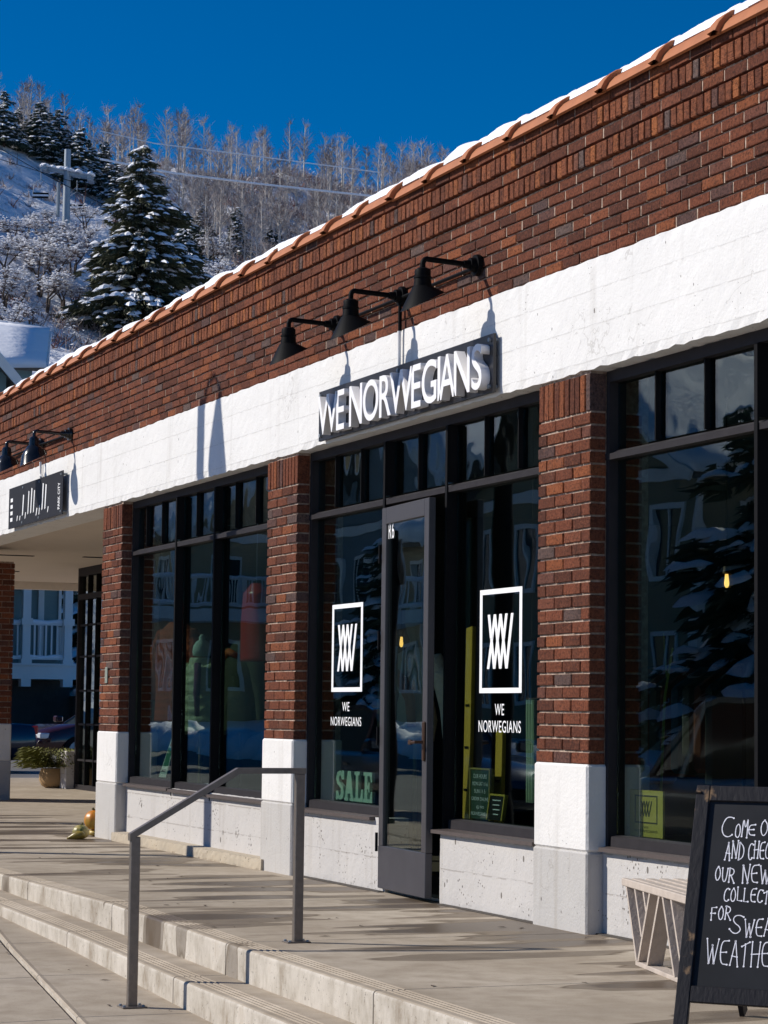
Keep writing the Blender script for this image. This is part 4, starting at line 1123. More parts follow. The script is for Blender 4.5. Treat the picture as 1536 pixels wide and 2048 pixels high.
# SALE letters
t = thing('sale_letters', 'big pale green slab letters SALE standing on the window sill', 'letters', (-15.55,0.26,0.54))
SLAB = {
 'S':[[(1,.70),(1,1),(.80,1),(.76,.94),(.5,1),(.15,.93),(0,.74),(.12,.55),(.6,.40),(.62,.22),(.45,.13),(.27,.30),(0,.30),(0,0),(.2,0),(.24,.06),(.5,0),(.88,.06),(1,.26),(.88,.47),(.40,.62),(.38,.76),(.52,.86),(.74,.70)]],
 'A':[[(0,0),(.42,0),(.42,.10),(.34,.10),(.37,.24),(.62,.24),(.65,.10),(.57,.10),(.57,0),(1,0),(1,.10),(.92,.10),(.66,1),(.33,1),(.08,.10),(0,.10)]],
 'L':[[(0,0),(1,0),(1,.42),(.80,.42),(.72,.12),(.45,.12),(.45,.88),(.6,.88),(.6,1),(0,1),(0,.88),(.15,.88),(.15,.12),(0,.12)]],
 'E':[[(0,0),(1,0),(1,.36),(.84,.36),(.74,.12),(.45,.12),(.45,.45),(.55,.45),(.58,.34),(.70,.34),(.70,.68),(.58,.68),(.55,.57),(.45,.57),(.45,.88),(.74,.88),(.82,.68),(.98,.68),(.96,1),(0,1),(0,.88),(.15,.88),(.15,.12),(0,.12)]]}
x = -0.345
for c in 'SALE':
    wd = {'S': .155, 'A': .185, 'L': .16, 'E': .165}[c]
    b = MB()
    for poly in SLAB[c]: b.prism([(x+u*wd, v*0.205) for u, v in poly], 0.022, 'y', -0.011)
    o = b.obj('letter', simple('mint_card', (0.62,0.78,0.66), 0.8), t); x += wd+0.008
def board_text(t, lines, y, mt, name='lettering'):
    for txt, a, c, d, e in lines:
        me = fit_text(text_mesh(txt, off=0.0), a, c, d, e, y); me.name = name; link(name, me, mt, t)
pine = simple('pine_trim', (0.42,0.30,0.09), 0.6, 0, 0.2, 20)
t = thing('hours_board', 'tall green board with chalked opening hours inside the window', 'notice board', (-13.72,0.38,0.50))
b = MB(); b.box((-0.14,0,0),(0.14,0.02,0.305)); b.obj('panel', simple('green_board', (0.02,0.06,0.035), 0.7), t)
b = MB(); b.box((-0.152,-0.006,-0.004),(-0.14,0.024,0.315)); b.box((0.14,-0.006,-0.004),(0.152,0.024,0.315)); b.box((-0.1398,-0.006,0.305),(0.1398,0.024,0.315)); b.obj('frame', pine, t)
board_text(t, [('OUR HOURS',-0.10,0.10,0.252,0.278),('MON-SAT 11-6',-0.115,0.115,0.206,0.230),('SUN 11-5',-0.085,0.08,0.160,0.184),('ORDER ONLINE',-0.125,0.125,0.114,0.136),('@ WE',-0.05,0.06,0.062,0.084),('NORWEGIANS.US',-0.132,0.132,0.022,0.044)], -0.002, M['chalk'])
t = thing('hours_board', 'small tilted yellow framed blackboard in front of the opening hours board', 'notice board', (-13.30,0.285,0.515))
b = MB(); b.box((-0.10,0.001,0.0),(0.10,0.016,0.145)); b.obj('panel', M['slate'], t)
b = MB(); b.box((-0.112,-0.004,-0.002),(-0.10,0.02,0.156)); b.box((0.10,-0.004,-0.002),(0.112,0.02,0.156)); b.box((-0.0998,-0.004,0.145),(0.0998,0.02,0.156)); b.obj('frame', simple('yellow_trim', (0.60,0.40,0.05), 0.6), t)
b = MB()
for k in range(4): b.box((-0.06+0.01*k,-0.0005,0.115-0.028*k),(0.055-0.012*(k%2),0.0005,0.121-0.028*k))
b.obj('lettering', M['chalk'], t)
t.rotation_euler = (R_(-8), 0, 0)
for (x0, x1, y, h, lb) in ((-14.55,-14.36,0.62,1.72,'long yellow plank leaning in the window right of the door'),(-13.66,-13.54,0.45,1.05,'short yellow plank leaning in the gap beside the open door')):
    t = thing('leaning_plank', lb, 'plank', ((x0+x1)/2, y, 0.0)); 
    b = MB(); b.beam((-0.10,0.06,h), (0.10,-0.05,0.005), 0.10, 0.025, (0,1,0)); b.obj('board', simple('yellow_paint', (0.80,0.44,0.05), 0.5, 0, 0.15, 9), t)
    b = MB()
    for k in range(3):
        f = 0.30+0.16*k; c = Vector((-0.10,0.06,h)).lerp(Vector((0.10,-0.05,0.005)), f); b.beam(c+Vector((-0.03,-0.017,0.0)), c+Vector((0.03,-0.017,0.0)), 0.016, 0.002, (0,1,0))
    b.obj('stripe', M['black'], t)
t = thing('curtain_panel', 'pale narrow cloth panel hanging by the right edge of the door window', 'cloth', (-13.24,0.5,0.62))
b = MB(); vs = []; n = 26
for j in range(8):
    for i in range(n):
        u = i/(n-1); vs.append((-0.06+0.12*u+0.012*j/7*(u-0.5), 0.016*math.sin(u*22+j*0.2), 0.62*j/7))
b.add(vs, [(j*n+i, j*n+i+1, (j+1)*n+i+1, (j+1)*n+i) for j in range(7) for i in range(n-1)])
b.obj('cloth', simple('pale_linen', (0.55,0.60,0.42), 0.9), t, 180)
b = MB(); b.tube([(-0.08,0,0.625),(0.09,0,0.625)], 0.008, 8); b.tube([(0,0,0.63),(0,0,2.375)], 0.002, 5); b.obj('rod', M['brass'], t)
t = thing('display_card', 'lime yellow card with dark crossed logo standing on the right sill', 'sign', (-11.305,0.25,0.515), R_(2))
b = MB(); b.box((-0.172,0,0),(0.172,0.012,0.246)); b.obj('card', simple('lime_card', (0.80,0.56,0.13), 0.7, 0, 0.06), t)
ink = simple('dark_ink', (0.03,0.035,0.02), 0.7)
b = MB(); b.box((-0.118,-0.001,0.072),(0.118,-0.0002,0.080)); b.box((-0.118,-0.001,0.212),(0.118,-0.0002,0.220)); b.box((-0.118,-0.001,0.0801),(-0.108,-0.0002,0.2119)); b.box((0.108,-0.001,0.0801),(0.118,-0.0002,0.2119))
for k, p in enumerate(logo_poly(-0.062,0.065,0.035,0.108,0.190,0.010)): b.prism(p, 0.0005, 'y', -0.0007-0.0001*k)
b.obj('logo', ink, t)
board_text(t, [('WE',-0.028,0.028,0.046,0.058),('NORWEGIANS',-0.118,0.118,0.026,0.039)], -0.001, ink)
t = thing('leaning_card', 'slanted white and green card with rounded top in the left window corner', 'sign', (-20.28,0.30,0.566), R_(0))
b = MB(); b.prism([(-0.12,0),(0.09,0),(0.27,0.22),(0.30,0.30),(0.31,0.355),(0.29,0.375),(0.25,0.36),(0.21,0.31)], 0.008, 'y', 0.0); b.obj('card', simple('white_card', (0.78,0.80,0.74), 0.8), t)
b = MB(); b.prism([(0.01,0.10),(0.155,0.10),(0.265,0.235),(0.235,0.26),(0.165,0.26)], 0.0008, 'y', -0.0012); b.obj('print', simple('green_print', (0.05,0.20,0.06), 0.8), t)
b = MB(); b.prism([(0.20,0.275),(0.268,0.275),(0.283,0.33),(0.262,0.33)], 0.0008, 'y', -0.0012); b.obj('print', simple('orange_print', (0.55,0.22,0.05), 0.8), t)
me = text_mesh('COMMUNITY', off=0.01); fit_text(me, -0.06, 0.10, 0.045, 0.07, -0.001); me.name = 'lettering'; link('lettering', me, ink, t)
t = thing('bamboo_stick', 'thin green yellow bamboo stick standing inside the right window', 'stick', (-11.57,0.52,0.0))
b = MB(); b.tube([(-0.09,0,0.51),(-0.03,0,1.25),(0.04,0.01,1.52)], [0.008,0.008,0.005], 7); b.tube([(-0.01,0,1.36),(-0.03,0.0,1.50),(-0.045,0,1.60)], [0.004,0.004,0.002], 6); b.tube([(-0.12,0,0.002),(-0.09,0,0.51)], 0.008, 7); b.obj('stem', simple('bamboo', (0.45,0.50,0.10), 0.5), t, 60)
b = MB(); b.lathe([(0.09,0.002),(0.10,0.02),(0.11,0.30),(0.10,0.31),(0.02,0.30)], (-0.12,0,0), 16); b.obj('vase', M['black'], t, 40)
# added glowing bulbs, standing in for lantern reflections in the glass
def stand_in(x, y, z, label, shade=False):
    t = thing('stand_in_lamp', label, 'pendant lamp', (x, y, 2.995), 0, 'added bulbs standing in for warm reflections in the glass')
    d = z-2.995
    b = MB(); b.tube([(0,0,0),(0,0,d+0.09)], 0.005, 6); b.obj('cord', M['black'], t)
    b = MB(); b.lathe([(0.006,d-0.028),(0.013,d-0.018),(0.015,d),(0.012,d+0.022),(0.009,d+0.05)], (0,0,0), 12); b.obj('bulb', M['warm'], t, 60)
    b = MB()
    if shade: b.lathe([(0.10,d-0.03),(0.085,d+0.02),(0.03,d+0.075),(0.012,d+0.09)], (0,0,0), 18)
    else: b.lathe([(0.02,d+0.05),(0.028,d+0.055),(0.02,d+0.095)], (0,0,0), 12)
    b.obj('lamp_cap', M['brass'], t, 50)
stand_in(-17.03, 1.2, 1.68, 'added warm bulb on a long cord, standing in for a lantern reflected in the door')
stand_in(-12.11, 1.2, 1.92, 'added warm bulb standing in for a lantern reflected in the big right window')
stand_in(-20.0, 0.85, 2.80, 'brass shaded stand-in for a warm glow high in the left transom window', True)
# clothes rail with garments, deep in the shop
for (x, y, lb) in ((-15.2,2.6,'black clothes rail with dark garments deep in the shop'),(-11.2,3.0,'black clothes rail with mixed garments behind the right window')):
    t = thing('clothes_rail', lb, 'clothes rail', (x, y, 0.003))
    b = MB(); b.tube([(-0.9,0,0),(-0.9,0,1.5),(0.9,0,1.5),(0.9,0,0)], 0.014, 8); b.obj('rail', M['black'], t)
    for k in range(11):
        c = random.choice([(0.16,0.13,0.10),(0.30,0.08,0.05),(0.08,0.14,0.18),(0.34,0.28,0.20),(0.06,0.06,0.06)])
        xx = -0.8+0.16*k; b = MB(); b.box((xx-0.035,-0.24,0.72+random.uniform(-0.1,0.1)),(xx+0.035,0.24,1.36),0.03); b.add([(xx-0.03,-0.2,1.36),(xx+0.03,-0.2,1.36),(xx+0.03,0.2,1.36),(xx-0.03,0.2,1.36),(xx,0,1.5)],[(0,1,4),(1,2,4),(2,3,4),(3,0,4)])
        b.obj('garment', simple('garment_cloth', c, 0.9), t)

# ------------------------------------------------------------------ snowy hillside
def Hh(x, y):
    x = np.asarray(x, float); y = np.asarray(y, float)
    d = -x; yc = 0.262*d-5.8
    dr = 345+0.32*(y-81)+0.55*np.clip(y-105, 0, 60)+5*np.sin(y*0.07)+3*np.sin(y*0.19+1)
    dy = y-yc
    base = 0.4*(np.minimum(d, dr)-140)-np.clip(d-140, 0, 80)/80*(0.30*np.clip(dy, -60, 0)+0.10*np.clip(dy, 0, 80))
    h = base-0.25*np.maximum(0, d-dr)
    k = np.clip(base/25, 0, 1)
    h = h+k*(1.6*np.sin(x*0.045+y*0.06)+1.0*np.sin(x*0.11-y*0.13+2)+0.5*np.sin(x*0.31+y*0.27)+0.35*np.sin(x*0.5-y*0.63))
    return np.maximum(h, -0.85)
gx = np.concatenate([np.arange(-640,-420,10), np.arange(-420,-135,2.2), np.arange(-135,-95,10)]); gy = np.concatenate([np.arange(-160,20,12), np.arange(20,200,2.2), np.arange(200,420,12)])
XX, YY = np.meshgrid(gx, gy, indexing='ij'); ZZ = Hh(XX, YY)
nv = np.stack([XX, YY, ZZ], -1).reshape(-1, 3)
nx_, ny_ = len(gx), len(gy)
I = np.arange(nx_*ny_).reshape(nx_, ny_)
fc = np.stack([I[:-1,:-1], I[1:,:-1], I[1:,1:], I[:-1,1:]], -1).reshape(-1, 4)
me = bpy.data.meshes.new('hillside'); me.from_pydata(nv.tolist(), [], fc.tolist()); me.shade_smooth()
tag(link('hillside', me, snow_mat('hill_snow', (0.84,0.86,0.90), 0.8, 0.35, 1.6)), kind='structure')
def at(px, py, dmax=420):
    d = ray(px, py)
    for s in np.arange(120, 520, 1.0):
        p = CAM+d*s
        if p.z < float(Hh(p.x, p.y)): return Vector((p.x, p.y, float(Hh(p.x, p.y))))
    return None

def tri_mesh(name, V, mi=None):
    """V: (n,3,3) triangles"""
    n = len(V); me = bpy.data.meshes.new(name)
    me.vertices.add(n*3); me.vertices.foreach_set('co', V.reshape(-1).astype(np.float32))
    me.loops.add(n*3); me.loops.foreach_set('vertex_index', np.arange(n*3, dtype=np.int32))
    me.polygons.add(n); me.polygons.foreach_set('loop_start', np.arange(0, n*3, 3, dtype=np.int32))
    try: me.polygons.foreach_set('loop_total', np.full(n, 3, dtype=np.int32))
    except Exception: pass
    if mi is not None: me.polygons.foreach_set('material_index', mi.astype(np.int32))
    me.update(calc_edges=True); me.validate()
    return me
def unit(n): 
    v = rng.normal(size=(n,3)); return v/np.linalg.norm(v, axis=1, keepdims=True)
M['needle'] = simple('fir_needles', (0.030,0.050,0.030), 0.8, 0, 0.5, 0.9)
M['needle_warm'] = simple('spruce_needles', (0.050,0.055,0.024), 0.8, 0, 0.6, 0.8)
M['bark'] = simple('bark', (0.085,0.060,0.045), 0.9)
M['aspen'] = simple('aspen_bark', (0.58,0.53,0.47), 0.85, 0, 0.35, 1.5)
M['twig'] = simple('bare_twigs', (0.40,0.34,0.31), 0.9, 0, 0.35, 0.3)
M['twigdark'] = simple('dark_twigs', (0.19,0.15,0.14), 0.9, 0, 0.4, 0.3)
M['tsnow'] = snow_mat('tree_snow', (0.88,0.89,0.92), 0, 6.0, 0.02)

def conifer_parts(H, Rb, nb, clump, snowf, seed, lop=0.0):
    """whorls of drooping boughs made of many needle sprays, with snow lying on them"""
    g = np.random.default_rng(seed)
    tris = []; snow = []
    for k in range(nb):
        u = 1-(1-(k+0.5)/nb)**0.62
        z = H*(0.05+0.93*u)
        rmax = Rb*(1-u)**0.82*(0.85+0.3*math.sin(u*23+seed))+0.10*Rb*(1-u)+0.02*H
        a = g.uniform(0, 2*PI)
        rmax *= (0.62+0.5*g.random())*(1+lop*math.cos(a))
        npad = max(2, int(rmax/clump*1.0)+1)
        for q in range(npad):
            f = (q+0.9)/npad*(0.92+0.16*g.random())
            c = np.array([rmax*f*math.cos(a), rmax*f*math.sin(a), z-0.22*rmax*f*f-0.05*clump*g.random()])
            s = clump*(0.55+0.6*g.random())*(1-0.35*u)
            n = 24
            off = unit(n)*g.random((n,1))**0.4*np.array([s*0.75,s*0.75,s*0.33])
            d = unit(n)*0.5+np.array([math.cos(a), math.sin(a), -0.45]); d /= np.linalg.norm(d, axis=1, keepdims=True)
            sd = np.cross(d, unit(n)); sd /= np.linalg.norm(sd, axis=1, keepdims=True)+1e-9
            L = s*(0.5+0.6*g.random((n,1)))
            p = c+off
            tris.append(np.stack([p-sd*L*0.17, p+sd*L*0.17, p+d*L], 1))
            for _ in range(2):
                if g.random() > snowf*(0.6+0.4*f): continue
                m = 7; rr = s*(0.28+0.40*g.random()); top = c+np.array([g.normal()*s*0.28, g.normal()*s*0.28, s*(0.34+0.20*g.random())+0.14*rr]); jit = 0.55+0.8*g.random(m); el = 1.25+0.5*g.random()
                ca, sa = math.cos(a), math.sin(a)
                ring = []
                for i in range(m):
                    lx = rr*el*jit[i]*math.cos(2*PI*i/m); ly = rr*0.8*jit[i]*math.sin(2*PI*i/m); ring.append([lx*ca-ly*sa, lx*sa+ly*ca, -rr*0.25-0.30*lx*(1 if lx > 0 else 0.4)])
                ring = np.array(ring)+top
                ring2 = (ring-top)*np.array([0.62,0.62,0.45])+top+np.array([0,0,rr*0.14])
                for i in range(m):
                    j = (i+1) % m
                    snow += [[ring[i],ring[j],ring2[j]],[ring[i],ring2[j],ring2[i]],[ring2[i],ring2[j],top+np.array([0,0,rr*0.24])]]
    return np.concatenate(tris), np.array(snow)
def conifer_proto(H, Rb, nb, clump, snowf, seed, mt, lop=0.0):
    t, s = conifer_parts(H, Rb, nb, clump, snowf, seed, lop)
    a = tri_mesh('crown', t); a.materials.append(mt)
    c = tri_mesh('snow', s); c.materials.append(M['tsnow'])
    b = MB(); b.tube([(0,0,-1.0),(0,0,H*0.4),(0,0,H*0.96)], [H*0.018,H*0.012,H*0.003], 8); k = b.mesh('trunk'); k.materials.append(M['bark'])
    return (k, a, c, H)
def plant(proto, label, p, h, rz, group, name='conifer_tree', sx=1.0, cat='tree'):
    t = thing(name, label, cat, tuple(p), rz, group); s = h/proto[3]; t.scale = (s*sx, s*sx, s)
    for me, nm in zip(proto[:-1], ('trunk','crown','snow')):
        if me is None: continue
        o = bpy.data.objects.new(nm, me); COL.objects.link(o); o.parent = t
        if nm != 'trunk': o['kind'] = 'stuff'
    return t
CON = [conifer_proto(12, 3.7, 150, 0.95, 0.9, s, M['needle']) for s in (1,2,3)]
BIG = conifer_proto(19.5, 6.9, 520, 1.15, 0.62, 11, M['needle_warm'], 0.12)
p = at(276, 686); d0 = (p-CAM).length
plant(BIG, 'big full conifer laden with snow rising just above the tiled parapet', p, 400*d0/FPX, 0.4, None, sx=1.0)
ROW = [(8,296,112,'snowy conifer cut by the left edge of the photo, highest on the slope'),(36,300,84,'short snowy conifer second from the left in the row above the ski run'),(79,322,118,'tall snow capped conifer third from the left in the row above the ski run'),(117,330,112,'slim snowy conifer just left of the lift tower top'),
       (160,385,130,'snowy conifer right behind the lift tower arms'),(205,395,112,'dark snowy conifer between the lift tower and the big conifer'),(52,310,70,'small conifer filling the gap low in the row'),(98,330,80,'small dark conifer at the foot of the row'),(136,352,92,'dark conifer behind the lift tower top'),(182,392,100,'leaning row conifer partly behind the lift tower arm'),(232,418,90,'snowy conifer touching the left flank of the big conifer'),
       (404,520,112,'blue green conifer at the right flank of the big conifer'),(474,512,98,'dark pointed conifer alone right of the big conifer'),(538,520,70,'tiny conifer above the parapet right of the pointed one'),(556,520,68,'tiny snow white conifer above the parapet'),(372,560,140,'conifer half hidden behind the right side of the big conifer')]
for k, (px, py, hp, lb) in enumerate(ROW):
    p = at(px, py)
    if p is None: continue
    plant(CON[k % 3], lb, p, hp*(p-CAM).length/FPX, k*1.7, 'conifers on the snowy hillside', sx=1.15 if k < 11 else 1.0)

def aspen_proto(H, seed, twigs=330, mt=None, spread=0.22):
    g = np.random.default_rng(seed); b = MB(); pts = []; 
    for k in range(6): u = k/5; pts.append(Vector((0.15*math.sin(u*3+seed)*u*H*0.12, 0.12*math.cos(u*4+seed*2)*u*H*0.12, H*u*0.97)))
    b.tube(pts, [0.017*H*(1-0.85*k/5) for k in range(6)], 5); tk = b.mesh('trunk'); tk.materials.append(M['aspen'])
    T = []
    def strip(a, c, w0, w1, mi):
        a = np.array(a); c = np.array(c); d = c-a; s = np.cross(d, g.normal(size=3)); s /= np.linalg.norm(s)+1e-9
        T.append((np.array([a-s*w0, a+s*w0, c+s*w1]), mi)); T.append((np.array([a-s*w0, c+s*w1, c-s*w1]), mi))
    for k in range(34):
        u = 0.32+0.66*g.random(); i = min(4, int(u*5)); f = u*5-i; p0 = pts[i].lerp(pts[i+1], f)
        a = g.uniform(0, 2*PI); L = H*spread*(1.15-u)*(0.7+0.6*g.random()); up = 0.7+0.6*g.random()
        p1 = p0+Vector((L*math.cos(a), L*math.sin(a), L*up)); strip(p0, p1, 0.004*H, 0.0015*H, 0)
        for q in range(int(twigs/34)):
            e = p0.lerp(p1, 0.25+0.75*g.random()); dd = Vector(g.normal(size=3))*0.55+Vector((math.cos(a)*0.5, math.sin(a)*0.5, 0.9)); strip(e, e+dd*H*0.055*(0.5+g.random()), 0.0022*H, 0.0008*H, 1)
    for t0, m0 in [t for t in T if t[1] == 1][::3]:            # rime sitting on the twigs
        T.append((t0[0]+unit(3)*np.array([1,1,0.5])*H*0.008, 2))
    V = np.stack([t[0] for t in T]); mi = np.array([t[1] for t in T])
    cr = tri_mesh('crown', V, mi); cr.materials.append(M['aspen']); cr.materials.append(mt or M['twig']); cr.materials.append(M['tsnow'])
    return (tk, cr, None, H)
ASP = [aspen_proto(9, s, 360, M['twig'] if s % 3 else M['twigdark'], 0.20+0.03*(s % 3)) for s in range(21, 28)]
na = 0; r = random.Random(12)
while na < 285:
    if na < 195:
        y = r.uniform(58, 172); d = 345+0.32*(y-81)+0.55*max(0,min(60,y-105))+r.uniform(-42, 9)
        if d < 318 and y < 78: continue
    else:
        y = r.uniform(84, 150); d = r.uniform(250, 325)
    p = Vector((-d, y, float(Hh(-d, y)))); px, py, q = pxof(*p)
    if not (-30 < px < 900): continue
    h = r.uniform(6.5, 10.5)
    plant(ASP[r.randrange(7)], 'bare grey aspen tree standing in the leafless wood on the ridge' if na < 195 else 'bare grey aspen tree on the brushy slope below the ridge', p, h, r.uniform(0, 6), 'bare aspens along the ridge' if na < 195 else 'bare aspens on the brushy slope', 'aspen_tree')
    na += 1

# frosted scrub oaks near the foot of the slope, each a small tree
def oak_proto(H, seed):
    g = np.random.default_rng(seed); b = MB(); T = []; Sn = []
    ends = []
    for k in range(4):
        a = g.uniform(0, 2*PI); q = Vector((0.25*math.cos(a), 0.25*math.sin(a), H*0.30)); e = Vector((H*0.32*math.cos(a+0.5), H*0.32*math.sin(a+0.5), H*(0.62+0.2*g.random())))
        b.tube([(0.1*math.cos(a),0.1*math.sin(a),-0.3), q, q.lerp(e, 0.6)+Vector((0.15,0,0)), e], [0.09,0.07,0.045,0.02], 5); ends += [q.lerp(e, 0.5), e, q.lerp(e, 0.8)]
    tk = b.mesh('trunk'); tk.materials.append(M['bark'])
    for e in ends:
        for q in range(26):
            d = g.normal(size=3); d[2] = abs(d[2])*0.6+0.1; d /= np.linalg.norm(d); a = np.array(e); L = H*0.26*(0.4+0.7*g.random()); c = a+d*L
            s = np.cross(d, g.normal(size=3)); s /= np.linalg.norm(s); T += [[a-s*0.025, a+s*0.025, c]]
            for _ in range(2):
                if g.random() < 0.75:
                    rr = H*0.024*(0.4+1.2*g.random()); cc = a+d*L*(0.5+0.5*g.random())+np.array([0,0,rr*0.4])
                    rg = [cc+rr*np.array([math.cos(2*PI*i/5+q), math.sin(2*PI*i/5+q), -0.25*g.random()]) for i in range(5)]
                    for i in range(5): Sn.append([rg[i], rg[(i+1) % 5], cc+np.array([0,0,rr*0.55])])
    cr = tri_mesh('crown', np.array(T)); cr.materials.append(M['twigdark']); sn = tri_mesh('snow', np.array(Sn)); sn.materials.append(M['tsnow'])
    return (tk, cr, sn, H)
OAK = [oak_proto(4.2, s) for s in (31, 32, 33, 34)]
r = random.Random(5)
for k, (px, py, hp) in enumerate([(12,560,95),(34,640,80),(60,545,90),(78,600,105),(92,628,95),(108,590,110),(128,630,85),(145,565,95),(62,660,70),(20,690,80),(150,640,75),(95,520,80),(30,500,70),(128,520,70),(160,520,75),(8,625,85),(55,478,55),(170,470,60),(100,460,40),(430,560,80),(455,600,90),(415,610,90)]):
    p = at(px, py)
    if p: plant(OAK[k % 4], 'low frosted scrub oak on the snowy lower slope', p, hp*(p-CAM).length/FPX, k*2.1, 'frosted scrub oaks on the lower slope', 'scrub_oak', 1.25)

# brush that reads as one mass
def scrub():
    g = np.random.default_rng(8); V = []; MI = []
    n = 0
    while n < 9000:
        y = g.uniform(40, 190); d = g.uniform(205, 385)
        dense = 1.0 if y > 0.30*d+2 else (0.16 if d > 255 else 0.45)
        if g.random() > dense: continue
        n += 1
        R0 = 0.55+0.9*g.random(); c = np.array([-d, y, float(Hh(-d, y))]); k = 17
        a = c+g.normal(size=(k,3))*np.array([R0*0.35,R0*0.35,0.05]); dd = g.normal(size=(k,3))*np.array([0.55,0.55,0.2])+np.array([0,0,0.9]); L = R0*(0.8+0.9*g.random((k,1))); e = a+dd*L
        s = np.cross(dd, g.normal(size=(k,3))); s /= np.linalg.norm(s, axis=1, keepdims=True); wd = 0.035+0.05*g.random((k,1))
        V.append(np.stack([a-s*wd, a+s*wd, e], 1)); tone = g.random(); MI += [0 if tone < 0.5 else (1 if tone < 0.8 else 2)]*k
        k = 15 if g.random() < 0.8 else 5; cc = c+g.normal(size=(k,3))*np.array([R0*0.5,R0*0.5,R0*0.35])+np.array([0,0,R0*0.9]); rr = R0*0.15*(0.5+g.random((k,1)))
        p1 = cc+rr*unit(k)*np.array([1,1,0.4]); p2 = cc+rr*unit(k)*np.array([1,1,0.4]); p3 = cc+rr*unit(k)*np.array([1,1,0.4])
        V.append(np.stack([p1, p2, p3], 1)); MI += [3]*k
    me = tri_mesh('scrub', np.concatenate(V), np.array(MI))
    for m in (M['twig'], simple('red_twigs', (0.26,0.12,0.09), 0.9, 0, 0.3, 0.4), M['twigdark'], M['tsnow']): me.materials.append(m)
    return tag(link('scrub', me, None), 'leafless brush with tufts of snow covering the hillside', 'brush', kind='stuff')
scrub()

# ------------------------------------------------------------------ ski lift and snowy cables
p = at(131, 492); D = (p-CAM).length; k = D/FPX
t = thing('lift_tower', 'grey steel ski lift tower with snow covered cross arms', 'lift tower', tuple(p), R_(-20))
hT = 190*k
b = MB(); b.tube([(0,0,-1),(0,0,hT)], [0.52,0.40], 14); b.obj('mast', M['galv'], t, 40)
b = MB(); b.tube([(-0.55,-1.1,hT*0.30),(-0.55,-1.1,hT*0.66)], 0.22, 8); b.obj('ladder', M['galv'], t, 40)
b = MB(); b.beam((0,-3.0,hT*0.80),(0,3.2,hT*0.70),0.42,0.42); b.obj('cross_arm', M['galv'], t)
for (yy, zz, nm) in ((-2.6,hT*0.80,0),(2.9,hT*0.70,1)):
    b = MB(); b.beam((-1.8,yy,zz+0.25),(1.8,yy,zz-0.15),0.35,0.45)
    for q in range(5): b.tube([(-1.5+0.75*q,yy-0.25,zz-0.05-0.1*q),(-1.5+0.75*q,yy+0.25,zz-0.05-0.1*q)], 0.32, 10)
    b.obj('sheave_train', M['galv'], t, 40)
b = MB()
for q in range(26):
    u = q/25; rr = 0.30+0.22*random.random(); c = (random.uniform(-0.4,0.4)+(random.uniform(-1.3,1.3) if q % 3 == 0 else 0), -3.0+6.2*u, hT*(0.80-0.10*u)+0.42); b.lathe([(rr,-0.15),(rr*0.9,0.05),(rr*0.4,0.22)], c, 8)
o = b.obj('snow', M['tsnow'], t, 180); o['kind'] = 'stuff'
def chair(px, py, lb):
    q = CAM+ray(px, py)*(D+8)
    t = thing('lift_chair', lb, 'lift chair', tuple(q), R_(-20), 'lift chairs hanging over the ski run'); w2 = 16*k
    b = MB(); b.box((-0.25,-w2,-0.25),(0.30,w2,-0.1)); b.box((-0.3,-w2,-0.1),(-0.2,w2,0.5)); b.obj('seat', M['black'], t)
    b = MB(); b.box((-0.22,-w2,-0.09),(0.3,w2,0.16)); o = b.obj('snow', M['tsnow'], t); o['kind'] = 'stuff'
    b = MB(); b.tube([(-0.25,-w2,-0.1),(-0.25,-w2*0.9,1.6),(-0.2,0,2.2),(-0.25,w2*0.9,1.6),(-0.25,w2,-0.1)], 0.05, 6); b.tube([(-0.2,0,2.2),(0,0,3.6)], 0.06, 6); b.obj('hanger', M['galv'], t)
chair(81, 392, 'snow covered lift chair left of the tower')
chair(153, 416, 'snow covered lift chair right of the tower')
def cable(pts, rad, mt, lb, name='cable'):
    P3 = [CAM+ray(px, py)*dd for px, py, dd in pts]
    t = MB(); Q = []
    for a, c in zip(P3[:-1], P3[1:]):
        for u in np.linspace(0, 1, 9)[:-1]: Q.append(a.lerp(c, u))
    Q.append(P3[-1]); b = MB(); b.tube(Q, rad, 6); return tag(b.obj(name, mt), lb, 'cable')
cable([(200,262,330),(310,287,330),(480,308,330),(760,345,330)], 0.085, M['tsnow'], 'upper snow coated cable crossing the bare wood')
cable([(200,318,320),(345,346,320),(520,368,320),(760,394,320)], 0.15, M['tsnow'], 'lower thick snow coated cable crossing the bare wood')
cable([(-60,262,285),(88,348,289),(200,406,300),(420,500,310)], 0.045, M['black'], 'thin dark lift rope running past the left tower arm')
cable([(-60,300,285),(186,376,288),(330,470,300),(420,520,310)], 0.045, M['black'], 'thin dark lift rope running past the right tower arm')

